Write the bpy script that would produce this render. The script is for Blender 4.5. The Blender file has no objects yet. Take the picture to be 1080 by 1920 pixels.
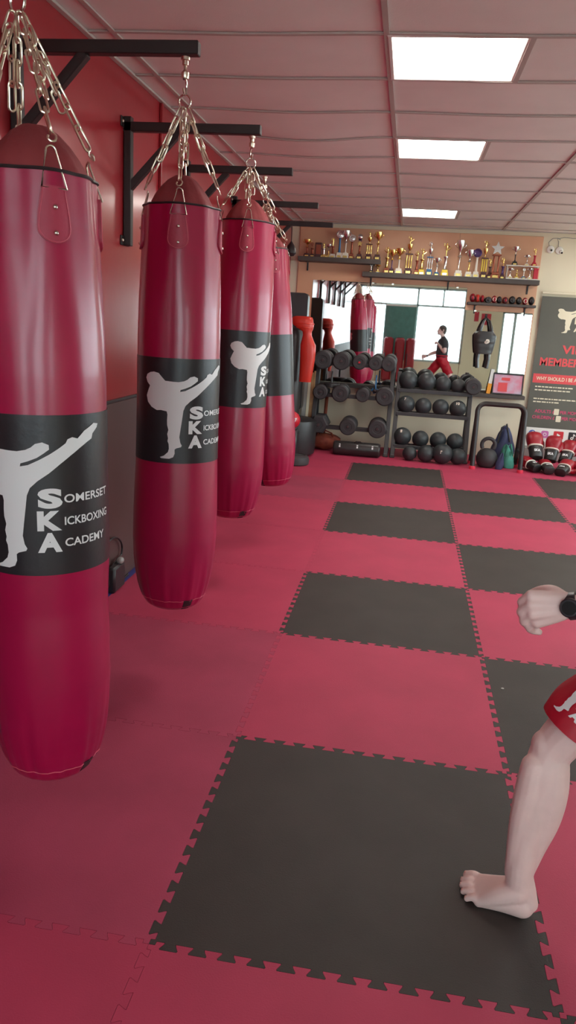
import bpy, bmesh, math, random
from mathutils import Vector, Matrix, Quaternion
from mathutils.bvhtree import BVHTree
random.seed(7)
PI = math.pi
SC = bpy.context.scene
COL = SC.collection

# ------------------------------------------------------------------ materials
def lin(c):
    r = []
    for v in c[:3]:
        v = v / 255.0
        r.append(v / 12.92 if v <= 0.04045 else ((v + 0.055) / 1.055) ** 2.4)
    return (r[0], r[1], r[2], 1.0)

def pm(name, rgb, rough=0.5, metal=0.0, var=0.0, vscale=8.0, bump=0.0, bscale=60.0, spec=0.5, coat=0.0, rgb2=None, sheen=0.0):
    m = bpy.data.materials.new(name)
    m.use_nodes = True
    nt = m.node_tree
    b = nt.nodes['Principled BSDF']
    b.inputs['Base Color'].default_value = lin(rgb)
    b.inputs['Roughness'].default_value = rough
    b.inputs['Metallic'].default_value = metal
    b.inputs['Specular IOR Level'].default_value = spec
    b.inputs['Coat Weight'].default_value = coat
    b.inputs['Coat Roughness'].default_value = 0.15
    b.inputs['Sheen Weight'].default_value = sheen
    tc = nt.nodes.new('ShaderNodeTexCoord')
    if var or rgb2:
        n = nt.nodes.new('ShaderNodeTexNoise')
        n.inputs['Scale'].default_value = vscale
        n.inputs['Detail'].default_value = 5.0
        nt.links.new(tc.outputs['Object'], n.inputs['Vector'])
        r = nt.nodes.new('ShaderNodeValToRGB')
        r.color_ramp.elements[0].position = 0.32
        r.color_ramp.elements[1].position = 0.68
        a = lin(rgb)
        if rgb2:
            c0, c1 = a, lin(rgb2)
        else:
            c0 = tuple(v * (1 - var) for v in a[:3]) + (1,)
            c1 = tuple(min(1, v * (1 + var)) for v in a[:3]) + (1,)
        r.color_ramp.elements[0].color = c0
        r.color_ramp.elements[1].color = c1
        nt.links.new(n.outputs['Fac'], r.inputs['Fac'])
        nt.links.new(r.outputs['Color'], b.inputs['Base Color'])
    if bump:
        n2 = nt.nodes.new('ShaderNodeTexNoise')
        n2.inputs['Scale'].default_value = bscale
        n2.inputs['Detail'].default_value = 4.0
        nt.links.new(tc.outputs['Object'], n2.inputs['Vector'])
        bp = nt.nodes.new('ShaderNodeBump')
        bp.inputs['Strength'].default_value = bump
        bp.inputs['Distance'].default_value = 0.01
        nt.links.new(n2.outputs['Fac'], bp.inputs['Height'])
        nt.links.new(bp.outputs['Normal'], b.inputs['Normal'])
    return m

def emit(name, rgb, strength):
    m = bpy.data.materials.new(name)
    m.use_nodes = True
    nt = m.node_tree
    nt.nodes.remove(nt.nodes['Principled BSDF'])
    e = nt.nodes.new('ShaderNodeEmission')
    e.inputs['Color'].default_value = lin(rgb)
    e.inputs['Strength'].default_value = strength
    nt.links.new(e.outputs[0], nt.nodes['Material Output'].inputs['Surface'])
    return m

def glass_mat():
    m = bpy.data.materials.new('window_glass')
    m.use_nodes = True
    nt = m.node_tree
    nt.nodes.remove(nt.nodes['Principled BSDF'])
    t = nt.nodes.new('ShaderNodeBsdfTransparent')
    t.inputs['Color'].default_value = (0.93, 0.97, 0.97, 1)
    g = nt.nodes.new('ShaderNodeBsdfGlossy')
    g.inputs['Roughness'].default_value = 0.02
    mx = nt.nodes.new('ShaderNodeMixShader')
    mx.inputs[0].default_value = 0.06
    nt.links.new(t.outputs[0], mx.inputs[1])
    nt.links.new(g.outputs[0], mx.inputs[2])
    nt.links.new(mx.outputs[0], nt.nodes['Material Output'].inputs['Surface'])
    return m

M = dict(
    mat_red=pm('mat_red', (186, 60, 90), 0.6, var=0.08, vscale=3.0, bump=0.12, bscale=220, spec=0.35),
    mat_red2=pm('mat_red_dusty', (172, 66, 92), 0.64, var=0.13, vscale=2.5, bump=0.12, bscale=220, spec=0.3),
    mat_black=pm('mat_black', (62, 55, 52), 0.6, var=0.12, vscale=4.0, bump=0.12, bscale=220, spec=0.35),
    mat_blue=pm('mat_blue', (62, 58, 130), 0.65, var=0.1),
    subfloor=pm('bounce_floor', (206, 198, 184), 0.5, var=0.05),  # unseen floor, made pale to bounce neutral light onto the ceiling
    wall_red=pm('wall_red', (158, 30, 40), 0.3, var=0.05, vscale=1.2, bump=0.06, bscale=14, spec=0.6, coat=0.5),
    wall_pad=pm('wall_pad', (80, 56, 54), 0.55, var=0.08, vscale=2.0),
    cream=pm('cream_paint', (226, 216, 190), 0.55, var=0.03, vscale=2),
    white=pm('white_paint', (232, 230, 224), 0.5),
    ceil=pm('ceiling_tile', (236, 232, 228), 0.85, var=0.03, vscale=3.0, bump=0.1, bscale=180),
    tbar=pm('ceiling_bar', (188, 176, 170), 0.5),
    board=pm('wood_board', (224, 172, 138), 0.5, rgb2=(212, 158, 124), vscale=1.6, bump=0.05, bscale=30),
    mirror=pm('mirror_silver', (238, 242, 240), 0.015, 1.0),
    mirror_edge=pm('mirror_edge', (90, 110, 105), 0.3),
    vinyl=pm('bag_vinyl', (164, 12, 66), 0.30, var=0.05, vscale=5, bump=0.02, bscale=60, spec=0.55, coat=0.2),
    vinyl_black=pm('bag_band_black', (36, 33, 37), 0.36, bump=0.05, bscale=90),
    piping=pm('black_piping', (40, 32, 34), 0.5),
    cover=pm('bag_cover', (140, 52, 56), 0.75, var=0.08, bump=0.2, bscale=40),
    strap=pm('strap_leather', (168, 48, 74), 0.5, bump=0.1, bscale=80),
    stitch=pm('strap_stitch', (205, 90, 110), 0.6),
    print=pm('white_print', (226, 226, 226), 0.5),
    chrome=pm('chrome', (214, 208, 196), 0.22, 1.0),
    galv=pm('galvanised', (226, 216, 196), 0.28, 1.0),
    steel_black=pm('black_steel', (44, 36, 36), 0.42, bump=0.05, bscale=50),
    rack=pm('rack_steel', (58, 56, 58), 0.4),
    rubber=pm('black_rubber', (58, 54, 56), 0.6, var=0.1, bump=0.1, bscale=120),
    rubber2=pm('slam_rubber', (54, 58, 60), 0.45, bump=0.1, bscale=120),
    rubber_brown=pm('brown_rubber', (70, 48, 50), 0.5),
    red_ball=pm('red_ball', (200, 30, 48), 0.4),
    orange=pm('orange_red_rubber', (205, 56, 42), 0.35, var=0.1, vscale=6, bump=0.1, bscale=40),
    black_vinyl=pm('black_vinyl', (48, 44, 44), 0.35, bump=0.08, bscale=50),
    black_plastic=pm('black_plastic', (40, 38, 40), 0.4),
    grey=pm('grey_plastic', (150, 148, 144), 0.45),
    wood=pm('wood_stick', (170, 126, 84), 0.5, var=0.15, vscale=12),
    rust=pm('rust_fabric', (150, 74, 50), 0.8, rgb2=(120, 50, 40), vscale=14, bump=0.3, bscale=60),
    gold=pm('trophy_gold', (238, 210, 128), 0.2, 1.0),
    silver=pm('trophy_silver', (226, 226, 222), 0.2, 1.0),
    bronze=pm('trophy_bronze', (150, 84, 64), 0.3, 0.8),
    dark_wood=pm('dark_wood', (78, 42, 42), 0.4),
    marble=pm('marble_base', (226, 220, 206), 0.3),
    purple=pm('purple_enamel', (76, 52, 96), 0.3, 0.5),
    yellow=pm('yellow_plate', (240, 216, 70), 0.35),
    blue=pm('blue_enamel', (44, 104, 150), 0.35),
    teal=pm('teal_fabric', (70, 150, 130), 0.6, var=0.2, vscale=10),
    navy=pm('navy_fabric', (56, 62, 96), 0.7, var=0.2, vscale=8, bump=0.3, bscale=40),
    shelf=pm('dark_shelf', (74, 66, 62), 0.5),
    shelf_glass=pm('pale_shelf', (222, 216, 206), 0.25),
    banner=pm('banner_grey', (92, 90, 80), 0.5, rgb2=(84, 82, 74), vscale=2),
    banner_red=pm('banner_red', (216, 72, 76), 0.5),
    banner_pink=pm('banner_pink', (206, 70, 110), 0.5),
    logo_blue=pm('logo_blue', (60, 90, 170), 0.5),
    logo_pink=pm('logo_pink', (196, 110, 170), 0.5),
    logo_red=pm('logo_red', (200, 40, 50), 0.5),
    glove_red=pm('glove_red', (150, 16, 34), 0.38, bump=0.08, bscale=60),
    glove_black=pm('glove_black', (40, 36, 36), 0.4, bump=0.08, bscale=60),
    glove_white=pm('glove_white', (226, 214, 200), 0.5),
    pinkcap=pm('foot_cap', (226, 60, 84), 0.5),
    orange_card=pm('orange_card', (232, 150, 40), 0.6),
    picture=pm('picture_print', (206, 120, 140), 0.35, rgb2=(190, 180, 200), vscale=9),
    blind=pm('blind_fabric', (96, 140, 134), 0.7, var=0.1, vscale=8),
    red_card=pm('red_card', (190, 40, 60), 0.5),
    skin=pm('skin', (230, 198, 192), 0.5, var=0.05, vscale=14, bump=0.05, bscale=120),
    hair=pm('hair_brown', (58, 42, 34), 0.6, bump=0.5, bscale=90),
    shorts=pm('red_shorts', (176, 12, 40), 0.55, var=0.06, vscale=10, bump=0.15, bscale=30),
    tshirt=pm('black_tshirt', (42, 42, 46), 0.8, bump=0.2, bscale=24),
    nail=pm('nail', (226, 176, 164), 0.35),
    eye=pm('eye_white', (235, 235, 232), 0.3),
    watch=pm('watch_black', (36, 28, 36), 0.35),
    paving=pm('pavement_grey', (180, 178, 172), 0.8, var=0.1),
    frame_dark=pm('window_frame', (150, 160, 156), 0.45),
    lens=pm('camera_lens', (26, 26, 28), 0.15),
    panel_led=emit('led_panel', (255, 250, 240), 16.0),
    glass=glass_mat(),
)

# ------------------------------------------------------------------ mesh builder
class MB:
    def __init__(s):
        s.v = []; s.f = []
    def add(s, vs, fs, T=None):
        o = len(s.v)
        if T is not None:
            vs = [T @ Vector(p) for p in vs]
        s.v.extend([Vector(p) for p in vs])
        s.f.extend([tuple(i + o for i in f) for f in fs])
        return s
    def box(s, c, d, bev=0.0, rot=None):
        hx, hy, hz = d[0] / 2, d[1] / 2, d[2] / 2
        T = Matrix.Translation(Vector(c))
        if rot is not None:
            T = T @ rot.to_4x4()
        b = min(bev, hx * .9, hy * .9, hz * .9)
        if b <= 0:
            vs = [(x * hx, y * hy, z * hz) for x in (-1, 1) for y in (-1, 1) for z in (-1, 1)]
            fs = [(0, 1, 3, 2), (4, 6, 7, 5), (0, 4, 5, 1), (2, 3, 7, 6), (0, 2, 6, 4), (1, 5, 7, 3)]
            return s.add(vs, fs, T)
        vs = []; idx = {}
        for x in (-1, 1):
            for y in (-1, 1):
                for z in (-1, 1):
                    idx[x, y, z, 0] = len(vs); vs.append((x * hx, y * (hy - b), z * (hz - b)))
                    idx[x, y, z, 1] = len(vs); vs.append((x * (hx - b), y * hy, z * (hz - b)))
                    idx[x, y, z, 2] = len(vs); vs.append((x * (hx - b), y * (hy - b), z * hz))
        fs = []
        for q in (-1, 1):
            a = [(-1, -1), (1, -1), (1, 1), (-1, 1)]
            if q < 0: a = a[::-1]
            fs.append(tuple(idx[q, y, z, 0] for y, z in a))
            fs.append(tuple(idx[x, q, z, 1] for z, x in a))
            fs.append(tuple(idx[x, y, q, 2] for x, y in a))
        for p in (-1, 1):
            for q in (-1, 1):
                fs.append((idx[-1, p, q, 1], idx[1, p, q, 1], idx[1, p, q, 2], idx[-1, p, q, 2]))
                fs.append((idx[p, -1, q, 0], idx[p, 1, q, 0], idx[p, 1, q, 2], idx[p, -1, q, 2]))
                fs.append((idx[p, q, -1, 0], idx[p, q, 1, 0], idx[p, q, 1, 1], idx[p, q, -1, 1]))
                for r in (-1, 1):
                    fs.append((idx[p, q, r, 0], idx[p, q, r, 1], idx[p, q, r, 2]))
        return s.add(vs, fs, T)
    def beam(s, a, b, w, h, bev=0.003, up=(0, 0, 1)):
        a, b = Vector(a), Vector(b)
        y = (b - a).normalized()
        u = Vector(up)
        if abs(y.dot(u)) > .98: u = Vector((0, 1, 0)) if abs(y.y) < .9 else Vector((1, 0, 0))
        x = y.cross(u).normalized(); z = x.cross(y)
        R = Matrix((x, y, z)).transposed()
        return s.box((a + b) / 2, (w, (b - a).length, h), bev, R)
    def loft(s, rings, cap0=True, cap1=True, closed=False):
        n = len(rings[0]); vs = []; fs = []
        for r in rings: vs.extend(r)
        m = len(rings)
        for i in range(m if closed else m - 1):
            i2 = (i + 1) % m
            for j in range(n):
                k = (j + 1) % n
                fs.append((i * n + j, i * n + k, i2 * n + k, i2 * n + j))
        if not closed:
            if cap0: fs.append(tuple(range(n))[::-1])
            if cap1: fs.append(tuple((m - 1) * n + j for j in range(n)))
        return s.add(vs, fs)
    def lathe(s, prof, n=32, c=(0, 0, 0), axis='Z', rot=None, fn=None):
        rings = []
        c = Vector(c)
        for r, z in prof:
            ring = []
            for j in range(n):
                a = 2 * PI * j / n
                rr = fn(a, r, z) if fn else r
                p = Vector((rr * math.cos(a), rr * math.sin(a), z))
                if axis == 'Y': p = Vector((p.x, p.z, -p.y))
                if axis == 'X': p = Vector((p.z, p.y, -p.x))
                if rot is not None: p = rot @ p
                ring.append(p + c)
            rings.append(ring)
        return s.loft(rings)
    def tube(s, path, r, n=8, closed=False):
        P = [Vector(p) for p in path]
        m = len(P); rings = []; ref = None
        for i in range(m):
            if closed: t = P[(i + 1) % m] - P[i - 1]
            else: t = P[min(i + 1, m - 1)] - P[max(i - 1, 0)]
            t.normalize()
            if ref is None:
                ref = t.orthogonal().normalized()
            ref = (ref - t * ref.dot(t))
            if ref.length < 1e-6: ref = t.orthogonal()
            ref.normalize()
            bn = t.cross(ref)
            rr = r[i] if isinstance(r, (list, tuple)) else r
            rings.append([P[i] + (ref * math.cos(2 * PI * j / n) + bn * math.sin(2 * PI * j / n)) * rr for j in range(n)])
        return s.loft(rings, closed=closed)
    def ball(s, c, r, n=20, m=12, rot=None):
        if not isinstance(r, (list, tuple)): r = (r, r, r)
        rings = []; c = Vector(c)
        for i in range(m + 1):
            ph = PI * (0.0005 + 0.999 * i / m)
            ring = []
            for j in range(n):
                a = 2 * PI * j / n
                p = Vector((r[0] * math.sin(ph) * math.cos(a), r[1] * math.sin(ph) * math.sin(a), -r[2] * math.cos(ph)))
                if rot is not None: p = rot @ p
                ring.append(p + c)
            rings.append(ring)
        return s.loft(rings)
    def prism(s, poly, d, T):
        """poly 2D (x,y) extruded along local +z by d, placed by T"""
        n = len(poly)
        vs = [(x, y, 0) for x, y in poly] + [(x, y, d) for x, y in poly]
        fs = [tuple(range(n))[::-1], tuple(range(n, 2 * n))]
        for i in range(n):
            k = (i + 1) % n
            fs.append((i, k, n + k, n + i))
        return s.add(vs, fs, T)
    def build(s, name, mat, parent=None, smooth=40, origin=None):
        if origin is None:
            origin = ROOTLOC.get(parent.name, Vector((0, 0, 0))) if parent else Vector((0, 0, 0))
        me = bpy.data.meshes.new(name)
        me.from_pydata([tuple(p - origin) for p in s.v], [], s.f)
        me.materials.append(M[mat] if isinstance(mat, str) else mat)
        bm = bmesh.new(); bm.from_mesh(me)
        bmesh.ops.recalc_face_normals(bm, faces=bm.faces)
        bm.to_mesh(me); bm.free()
        if smooth:
            me.polygons.foreach_set('use_smooth', [True] * len(me.polygons))
            me.set_sharp_from_angle(angle=math.radians(smooth))
        me.update()
        o = bpy.data.objects.new(name, me)
        COL.objects.link(o)
        if parent:
            o.parent = parent
            ROOTLOC[o.name] = origin
        return o

ROOTLOC = {}
def tag(o, label, cat, group=None, kind=None):
    o['label'] = label; o['category'] = cat
    if group: o['group'] = group
    if kind: o['kind'] = kind
    return o
def thing(name, label, cat, loc=(0, 0, 0), group=None):
    o = bpy.data.objects.new(name, None); COL.objects.link(o)
    o.empty_display_size = 0.1
    o.location = loc
    ROOTLOC[o.name] = Vector(loc)
    return tag(o, label, cat, group)
def struct(o):
    o['kind'] = 'structure'; return o
def dup(root, loc, label, group=None, rot=None):
    r = root.copy(); COL.objects.link(r); r.location = loc
    r['label'] = label
    if group: r['group'] = group
    if rot is not None: r.rotation_euler = rot
    for ch in list(root.children):
        c = ch.copy(); COL.objects.link(c); c.parent = r
        for g in list(ch.children):
            d = g.copy(); COL.objects.link(d); d.parent = c
    return r

_txt = {}
def text2d(s, size=1.0, bold=0.0, align='LEFT', sx=1.0, shear=0.0):
    """flat 2D text -> verts, faces"""
    cu = bpy.data.curves.new('lettering', 'FONT')
    cu.body = s; cu.size = size; cu.offset = bold * size; cu.align_x = align; cu.shear = shear
    cu.resolution_u = 4
    o = bpy.data.objects.new('lettering', cu)
    COL.objects.link(o)
    bpy.context.view_layer.update()
    dg = bpy.context.evaluated_depsgraph_get()
    me = o.evaluated_get(dg).to_mesh()
    vs = [(v.co.x * sx, v.co.y) for v in me.vertices]
    fs = [tuple(p.vertices) for p in me.polygons]
    o.evaluated_get(dg).to_mesh_clear()
    bpy.data.objects.remove(o); bpy.data.curves.remove(cu)
    return vs, fs
def fit2d(t, x0, y0, w, h):
    vs, fs = t
    ax = min(v[0] for v in vs); bx = max(v[0] for v in vs)
    ay = min(v[1] for v in vs); by = max(v[1] for v in vs)
    return [(x0 + (x - ax) / (bx - ax) * w, y0 + (y - ay) / (by - ay) * h) for x, y in vs], fs
def slice2d(vs, fs, step, axis=0):
    bm = bmesh.new()
    bv = [bm.verts.new((x, y, 0)) for x, y in vs]
    for f in fs:
        try: bm.faces.new([bv[i] for i in f])
        except ValueError: pass
    lo = min(v[axis] for v in vs); hi = max(v[axis] for v in vs)
    k = math.ceil(lo / step)
    nrm = (1, 0, 0) if axis == 0 else (0, 1, 0)
    while k * step < hi:
        co = (k * step, 0, 0) if axis == 0 else (0, k * step, 0)
        bmesh.ops.bisect_plane(bm, geom=bm.verts[:] + bm.edges[:] + bm.faces[:], plane_co=co, plane_no=nrm, dist=1e-6)
        k += 1
    bmesh.ops.triangulate(bm, faces=[f for f in bm.faces if len(f.verts) > 4])
    bm.verts.index_update()
    V = [(v.co.x, v.co.y) for v in bm.verts]
    F = [tuple(v.index for v in f.verts) for f in bm.faces]
    bm.free()
    return V, F
def merge2d(*ts):
    V = []; F = []
    for vs, fs in ts:
        o = len(V); V += list(vs); F += [tuple(i + o for i in f) for f in fs]
    return V, F
def on_wall(mb, t, d, T):
    """flat 2D mesh raised by d along local z, with side walls from its boundary"""
    vs, fs = t
    n = len(vs)
    V = [(x, y, d) for x, y in vs]
    F = list(fs)
    cnt = {}
    for f in fs:
        for i in range(len(f)):
            e = (f[i], f[(i + 1) % len(f)])
            cnt[e] = 1
    V += [(x, y, 0) for x, y in vs]
    for (a, b) in list(cnt):
        if (b, a) not in cnt:
            F.append((a, b, b + n, a + n)[::-1])
    mb.add(V, F, T)
def facing(x, y, z):
    """local x -> world X, local y -> world Z, local z -> world -Y (towards the viewer)"""
    return Matrix.Translation((x, y, z)) @ Matrix(((1, 0, 0, 0), (0, 0, -1, 0), (0, 1, 0, 0), (0, 0, 0, 1)))
def circ(cx, cy, r, n=24, a0=0, a1=2 * PI):
    return [(cx + r * math.cos(a0 + (a1 - a0) * i / n), cy + r * math.sin(a0 + (a1 - a0) * i / n)) for i in range(n)]
def rrect(x0, y0, x1, y1, r, n=5):
    P = []
    for cx, cy, a in ((x1 - r, y0 + r, -PI / 2), (x1 - r, y1 - r, 0), (x0 + r, y1 - r, PI / 2), (x0 + r, y0 + r, PI)):
        for i in range(n + 1):
            t = a + PI / 2 * i / n
            P.append((cx + r * math.cos(t), cy + r * math.sin(t)))
    return P

# ------------------------------------------------------------------ room
WX, YB, ZC = -1.05, 8.30, 2.72
XR, YF = 4.6, -4.0
def shell(name, boxes, mat):
    mb = MB()
    for a, b in boxes:
        mb.box([(a[i] + b[i]) / 2 for i in range(3)], [b[i] - a[i] for i in range(3)])
    return struct(mb.build(name, mat, smooth=0))
shell('floor', [((WX - .2, YF - .2, -.14), (XR + .2, YB + .2, -.02))], 'subfloor')
shell('wall_left', [((WX - .15, YF, -.02), (WX, YB + .15, ZC + .12))], 'wall_red')
shell('wall_back', [((WX, YB, -.02), (XR + .15, YB + .15, ZC + .12))], 'cream')
shell('wall_right', [((XR, YF, -.02), (XR + .15, 1.2, ZC + .12)), ((XR, 1.2, -.02), (XR + .15, 7.9, .9)), ((XR, 1.2, 2.3), (XR + .15, 7.9, ZC + .12)), ((XR, 7.9, -.02), (XR + .15, YB, ZC + .12))], 'cream')
W1 = (-.98, 2.0, .6, 2.62); W2 = (3.0, 4.3, .1, 2.1)
shell('wall_front', [
    ((WX - .15, YF - .15, -.02), (W1[0], YF, ZC + .12)), ((W1[0], YF - .15, -.02), (W1[1], YF, W1[2])), ((W1[0], YF - .15, W1[3]), (W1[1], YF, ZC + .12)),
    ((W1[1], YF - .15, -.02), (W2[0], YF, ZC + .12)), ((W2[0], YF - .15, -.02), (W2[1], YF, W2[2])), ((W2[0], YF - .15, W2[3]), (W2[1], YF, ZC + .12)),
    ((W2[1], YF - .15, -.02), (XR + .15, YF, ZC + .12))], 'cream')
def window(name, bars, pane, mat='frame_dark'):
    mb = MB()
    for a, b, w in bars:
        mb.beam(a, b, w, .06, .004, up=(0, 1, 0) if abs(a[1] - b[1]) < .01 else (1, 0, 0))
    o = struct(mb.build(name, mat, smooth=0))
    p = MB(); p.box([(pane[0][i] + pane[1][i]) / 2 for i in range(3)], [pane[1][i] - pane[0][i] for i in range(3)])
    p.build('pane', 'glass', o, smooth=0, origin=Vector((0, 0, 0)))
    return o
yw = YF - .07
def rectbars(x0, x1, z0, z1, y, w=.06):
    return [((x0, y, z0 + w / 2), (x1, y, z0 + w / 2), w), ((x0, y, z1 - w / 2), (x1, y, z1 - w / 2), w), ((x0 + w / 2, y, z0), (x0 + w / 2, y, z1), w), ((x1 - w / 2, y, z0), (x1 - w / 2, y, z1), w)]
window('window_1', rectbars(W1[0], W1[1], W1[2], W1[3], yw) + [((W1[0], yw, 2.13), (W1[1], yw, 2.13), .06), ((.66, yw, W1[2]), (.66, yw, W1[3]), .06), ((1.36, yw, 2.13), (1.36, yw, W1[3]), .05), ((-.2, yw, W1[2]), (-.2, yw, 2.13), .05)],
       ((W1[0], yw - .003, W1[2]), (W1[1], yw + .003, W1[3])))
window('window_2', rectbars(W2[0], W2[1], W2[2], W2[3], yw) + [((3.35, yw, W2[2]), (3.35, yw, W2[3]), .08)], ((W2[0], yw - .003, W2[2]), (W2[1], yw + .003, W2[3])))
xw = XR + .07
def sidebars(y0, y1, z0, z1, x, w=.06):
    return [((x, y0, z0 + w / 2), (x, y1, z0 + w / 2), w), ((x, y0, z1 - w / 2), (x, y1, z1 - w / 2), w)] + [((x, y, z0), (x, y, z1), w) for y in (y0 + .03, y0 + (y1 - y0) / 3, y0 + (y1 - y0) * 2 / 3, y1 - .03)]
window('added_side_window', sidebars(1.2, 7.9, .9, 2.3, xw), ((xw - .003, 1.2, .9), (xw + .003, 7.9, 2.3)))  # side window added out of view to bring light from the right
mb = MB(); mb.box((1.7, YF - 6.2, -.12), (24, 12, .1)); mb.box((XR + 6.2, 2, -.12), (12, 24, .1))
struct(mb.build('pavement', 'paving', smooth=0))
# lower wall padding along the bag wall
mb = MB(); mb.box((WX + .006, 2.15, .525), (.012, 12.2, 1.05), .003); pad = struct(mb.build('trim_1', 'wall_pad', smooth=0))
mb = MB(); mb.box((WX + .009, 2.15, 1.058), (.018, 12.2, .016), .003); struct(mb.build('trim_2', 'piping', smooth=0))
mb = MB(); mb.box((WX + .01, 3.13, 2.45), (.018, .03, .52), .003); struct(mb.build('trim_3', 'wall_red', smooth=0))
# timber backing board of the trophy wall
mb = MB()
for i in range(3):
    x0 = -.95 + i * (2.92 / 3); mb.box((x0 + 2.92 / 6, YB - .009, 1.735), (2.92 / 3 - .003, .018, 1.86), .002)
struct(mb.build('trim_4', 'board', smooth=0))

# ------------------------------------------------------------------ ceiling: sagging tiles in a bar grid
GX = [-2.11, -.91, .29, 1.49, 2.69, 3.89, 5.09]
GY = [2.05 + .6 * k for k in range(-11, 12)]
def droop(x, y):
    k = math.floor((x - GX[0]) / 1.2); u = (x - GX[0]) / 1.2 - k
    s = .006
    for yc, xc, a in ((3.85, 1, .03), (3.25, 1, .008), (4.45, 1, .012)):
        if k == xc: s += a * math.exp(-((y - yc) / .2) ** 2)
    return s * math.sin(PI * u) ** 2
LIGHTS = [(.29, 2.05), (.29, 3.85), (.29, 6.85), (2.69, 3.85), (2.69, 6.85)]  # last two panels are unseen lamps added over the right side
def is_light(x, y):
    return any(lx - .001 < x < lx + .601 and ly - .001 < y < ly + .601 for lx, ly in LIGHTS)
mb = MB()
for ix in range(len(GX) - 1):
    for iy in range(len(GY) - 1):
        x0, x1, y0, y1 = max(GX[ix], WX), min(GX[ix + 1], XR), max(GY[iy], YF), min(GY[iy + 1], YB)
        if x1 <= x0 or y1 <= y0: continue
        cols = [(x0, x1)]
        if is_light((x0 + .3), (y0 + y1) / 2): cols = [(x0 + .6, x1)]
        r1, r2 = random.uniform(-.5, 1), random.uniform(.002, .007)
        for a, b in cols:
            n, m = 8, 4; vs = []; fs = []
            for i in range(n + 1):
                for j in range(m + 1):
                    x = a + (b - a) * i / n; y = y0 + (y1 - y0) * j / m
                    vs.append((x, y, ZC + .006 - droop(x, y) - r2 * math.sin(PI * i / n) * math.sin(PI * j / m)))
            for i in range(n):
                for j in range(m):
                    k = i * (m + 1) + j; fs.append((k, k + 1, k + m + 2, k + m + 1))
            mb.add(vs, fs)
ceil = struct(mb.build('ceiling', 'ceil', smooth=30))
mb = MB(); mb.box((1.8, 2.15, ZC + .17), (5.9, 12.6, .04)); mb.build('ceiling_void', 'subfloor', ceil, smooth=0)
mb = MB()
def strip(pts, w, along):
    rings = []
    for x, y in pts:
        z = ZC - droop(x, y)
        if along == 'X': rings.append([(x, y - w, z + .004), (x, y - w, z - .004), (x, y + w, z - .004), (x, y + w, z + .004)])
        else: rings.append([(x - w, y, z + .004), (x - w, y, z - .004), (x + w, y, z - .004), (x + w, y, z + .004)])
    mb.loft(rings)
for y in GY:
    if YF < y < YB: strip([(WX + (XR - WX) * i / 48, y) for i in range(49)], .010, 'X')
for x in GX:
    if WX < x < XR: strip([(x, YF + (YB - YF) * i / 60) for i in range(61)], .012, 'Y')
for lx, ly in LIGHTS:
    strip([(lx + .6, ly + .6 * i / 6) for i in range(7)], .012, 'Y')
mb.build('ceiling_bars', 'tbar', ceil, smooth=30)
mb = MB(); mb.box((WX + .014, 2.15, ZC - .004), (.028, 12.2, .012), .002); mb.box((1.8, YB - .014, ZC - .004), (5.6, .028, .012), .002)
struct(mb.build('trim_5', 'tbar', smooth=0))
lnames = {0: 'square ceiling light panel nearest the camera', 1: 'middle one of the three glowing ceiling panels', 2: 'smallest glowing ceiling panel, nearest the trophy wall'}
for i, (lx, ly) in enumerate(LIGHTS):
    t = thing('ceiling_light', lnames.get(i, 'added square ceiling light panel, unseen on the right side'), 'ceiling light', (lx + .3, ly + .3, ZC), 'square ceiling light panels')
    f = MB(); c = (lx + .3, ly + .3)
    for dx, dy, w, h in ((0, .287, .598, .02), (0, -.287, .598, .02), (.287, 0, .02, .56), (-.287, 0, .02, .56)):
        f.box((c[0] + dx, c[1] + dy, ZC + .004), (w, h, .022), .003)
    f.build('light_frame', 'white', t, smooth=0)
    d = MB(); d.box((c[0], c[1], ZC + .004), (.56, .56, .012), .002); d.build('diffuser', 'panel_led', t, smooth=0)

# ------------------------------------------------------------------ puzzle mats
def seam_h(n=13, d=.0115):
    """dovetail wave along t in [0,1] -> list of (t, offset)"""
    m = .016
    P = [(0.0, 0.0), (m, 0.0), (m + .001, -d)]
    w = (1.0 - 2 * m) / n
    for k in range(n):
        c = m + (k + .5) * w
        P += [(c - .19 * w, -d), (c - .21 * w, -d * .5), (c - .32 * w, d * .7), (c - .29 * w, d), (c + .29 * w, d), (c + .32 * w, d * .7), (c + .21 * w, -d * .5), (c + .19 * w, -d)]
    P += [(1 - m - .001, -d), (1 - m, 0.0)]
    P.append((1.0, 0.0))
    return P
SEAM = seam_h()
def mat_poly(cx, cy, border):
    """outline of the mat with corner (cx, cy); border = set of sides that are straight"""
    P = []
    def side(a, b, nx, ny, sgn, key):
        pts = [(0, 0)] if key in border else SEAM[:-1]
        for t, o in pts:
            P.append((a[0] + (b[0] - a[0]) * t + nx * o * sgn, a[1] + (b[1] - a[1]) * t + ny * o * sgn))
    x0, x1, y0, y1 = cx, cx + 1, cy, cy + 1
    side((x0, y0), (x1, y0), 0, -1, 1, 'S')
    side((x1, y0), (x1, y1), -1, 0, 1, 'E')
    # top: traverse +X seam backwards
    for t, o in ([(1, 0)] if 'N' in border else SEAM[::-1][:-1]):
        P.append((x0 + t, y1 - o))
    for t, o in ([(1, 0)] if 'W' in border else SEAM[::-1][:-1]):
        P.append((x0 - o, y0 + t))
    return P
def inset(P, d):
    n = len(P); Q = []
    for i in range(n):
        a, b, c = Vector(P[i - 1]), Vector(P[i]), Vector(P[(i + 1) % n])
        e1 = (b - a).normalized(); e2 = (c - b).normalized()
        n1 = Vector((-e1.y, e1.x)); n2 = Vector((-e2.y, e2.x))
        m = (n1 + n2)
        if m.length < 1e-6: m = n1
        m.normalize()
        k = min(1.6, 1 / max(.4, m.dot(n1)))
        Q.append(tuple(b + m * d * k))
    return Q
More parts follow.
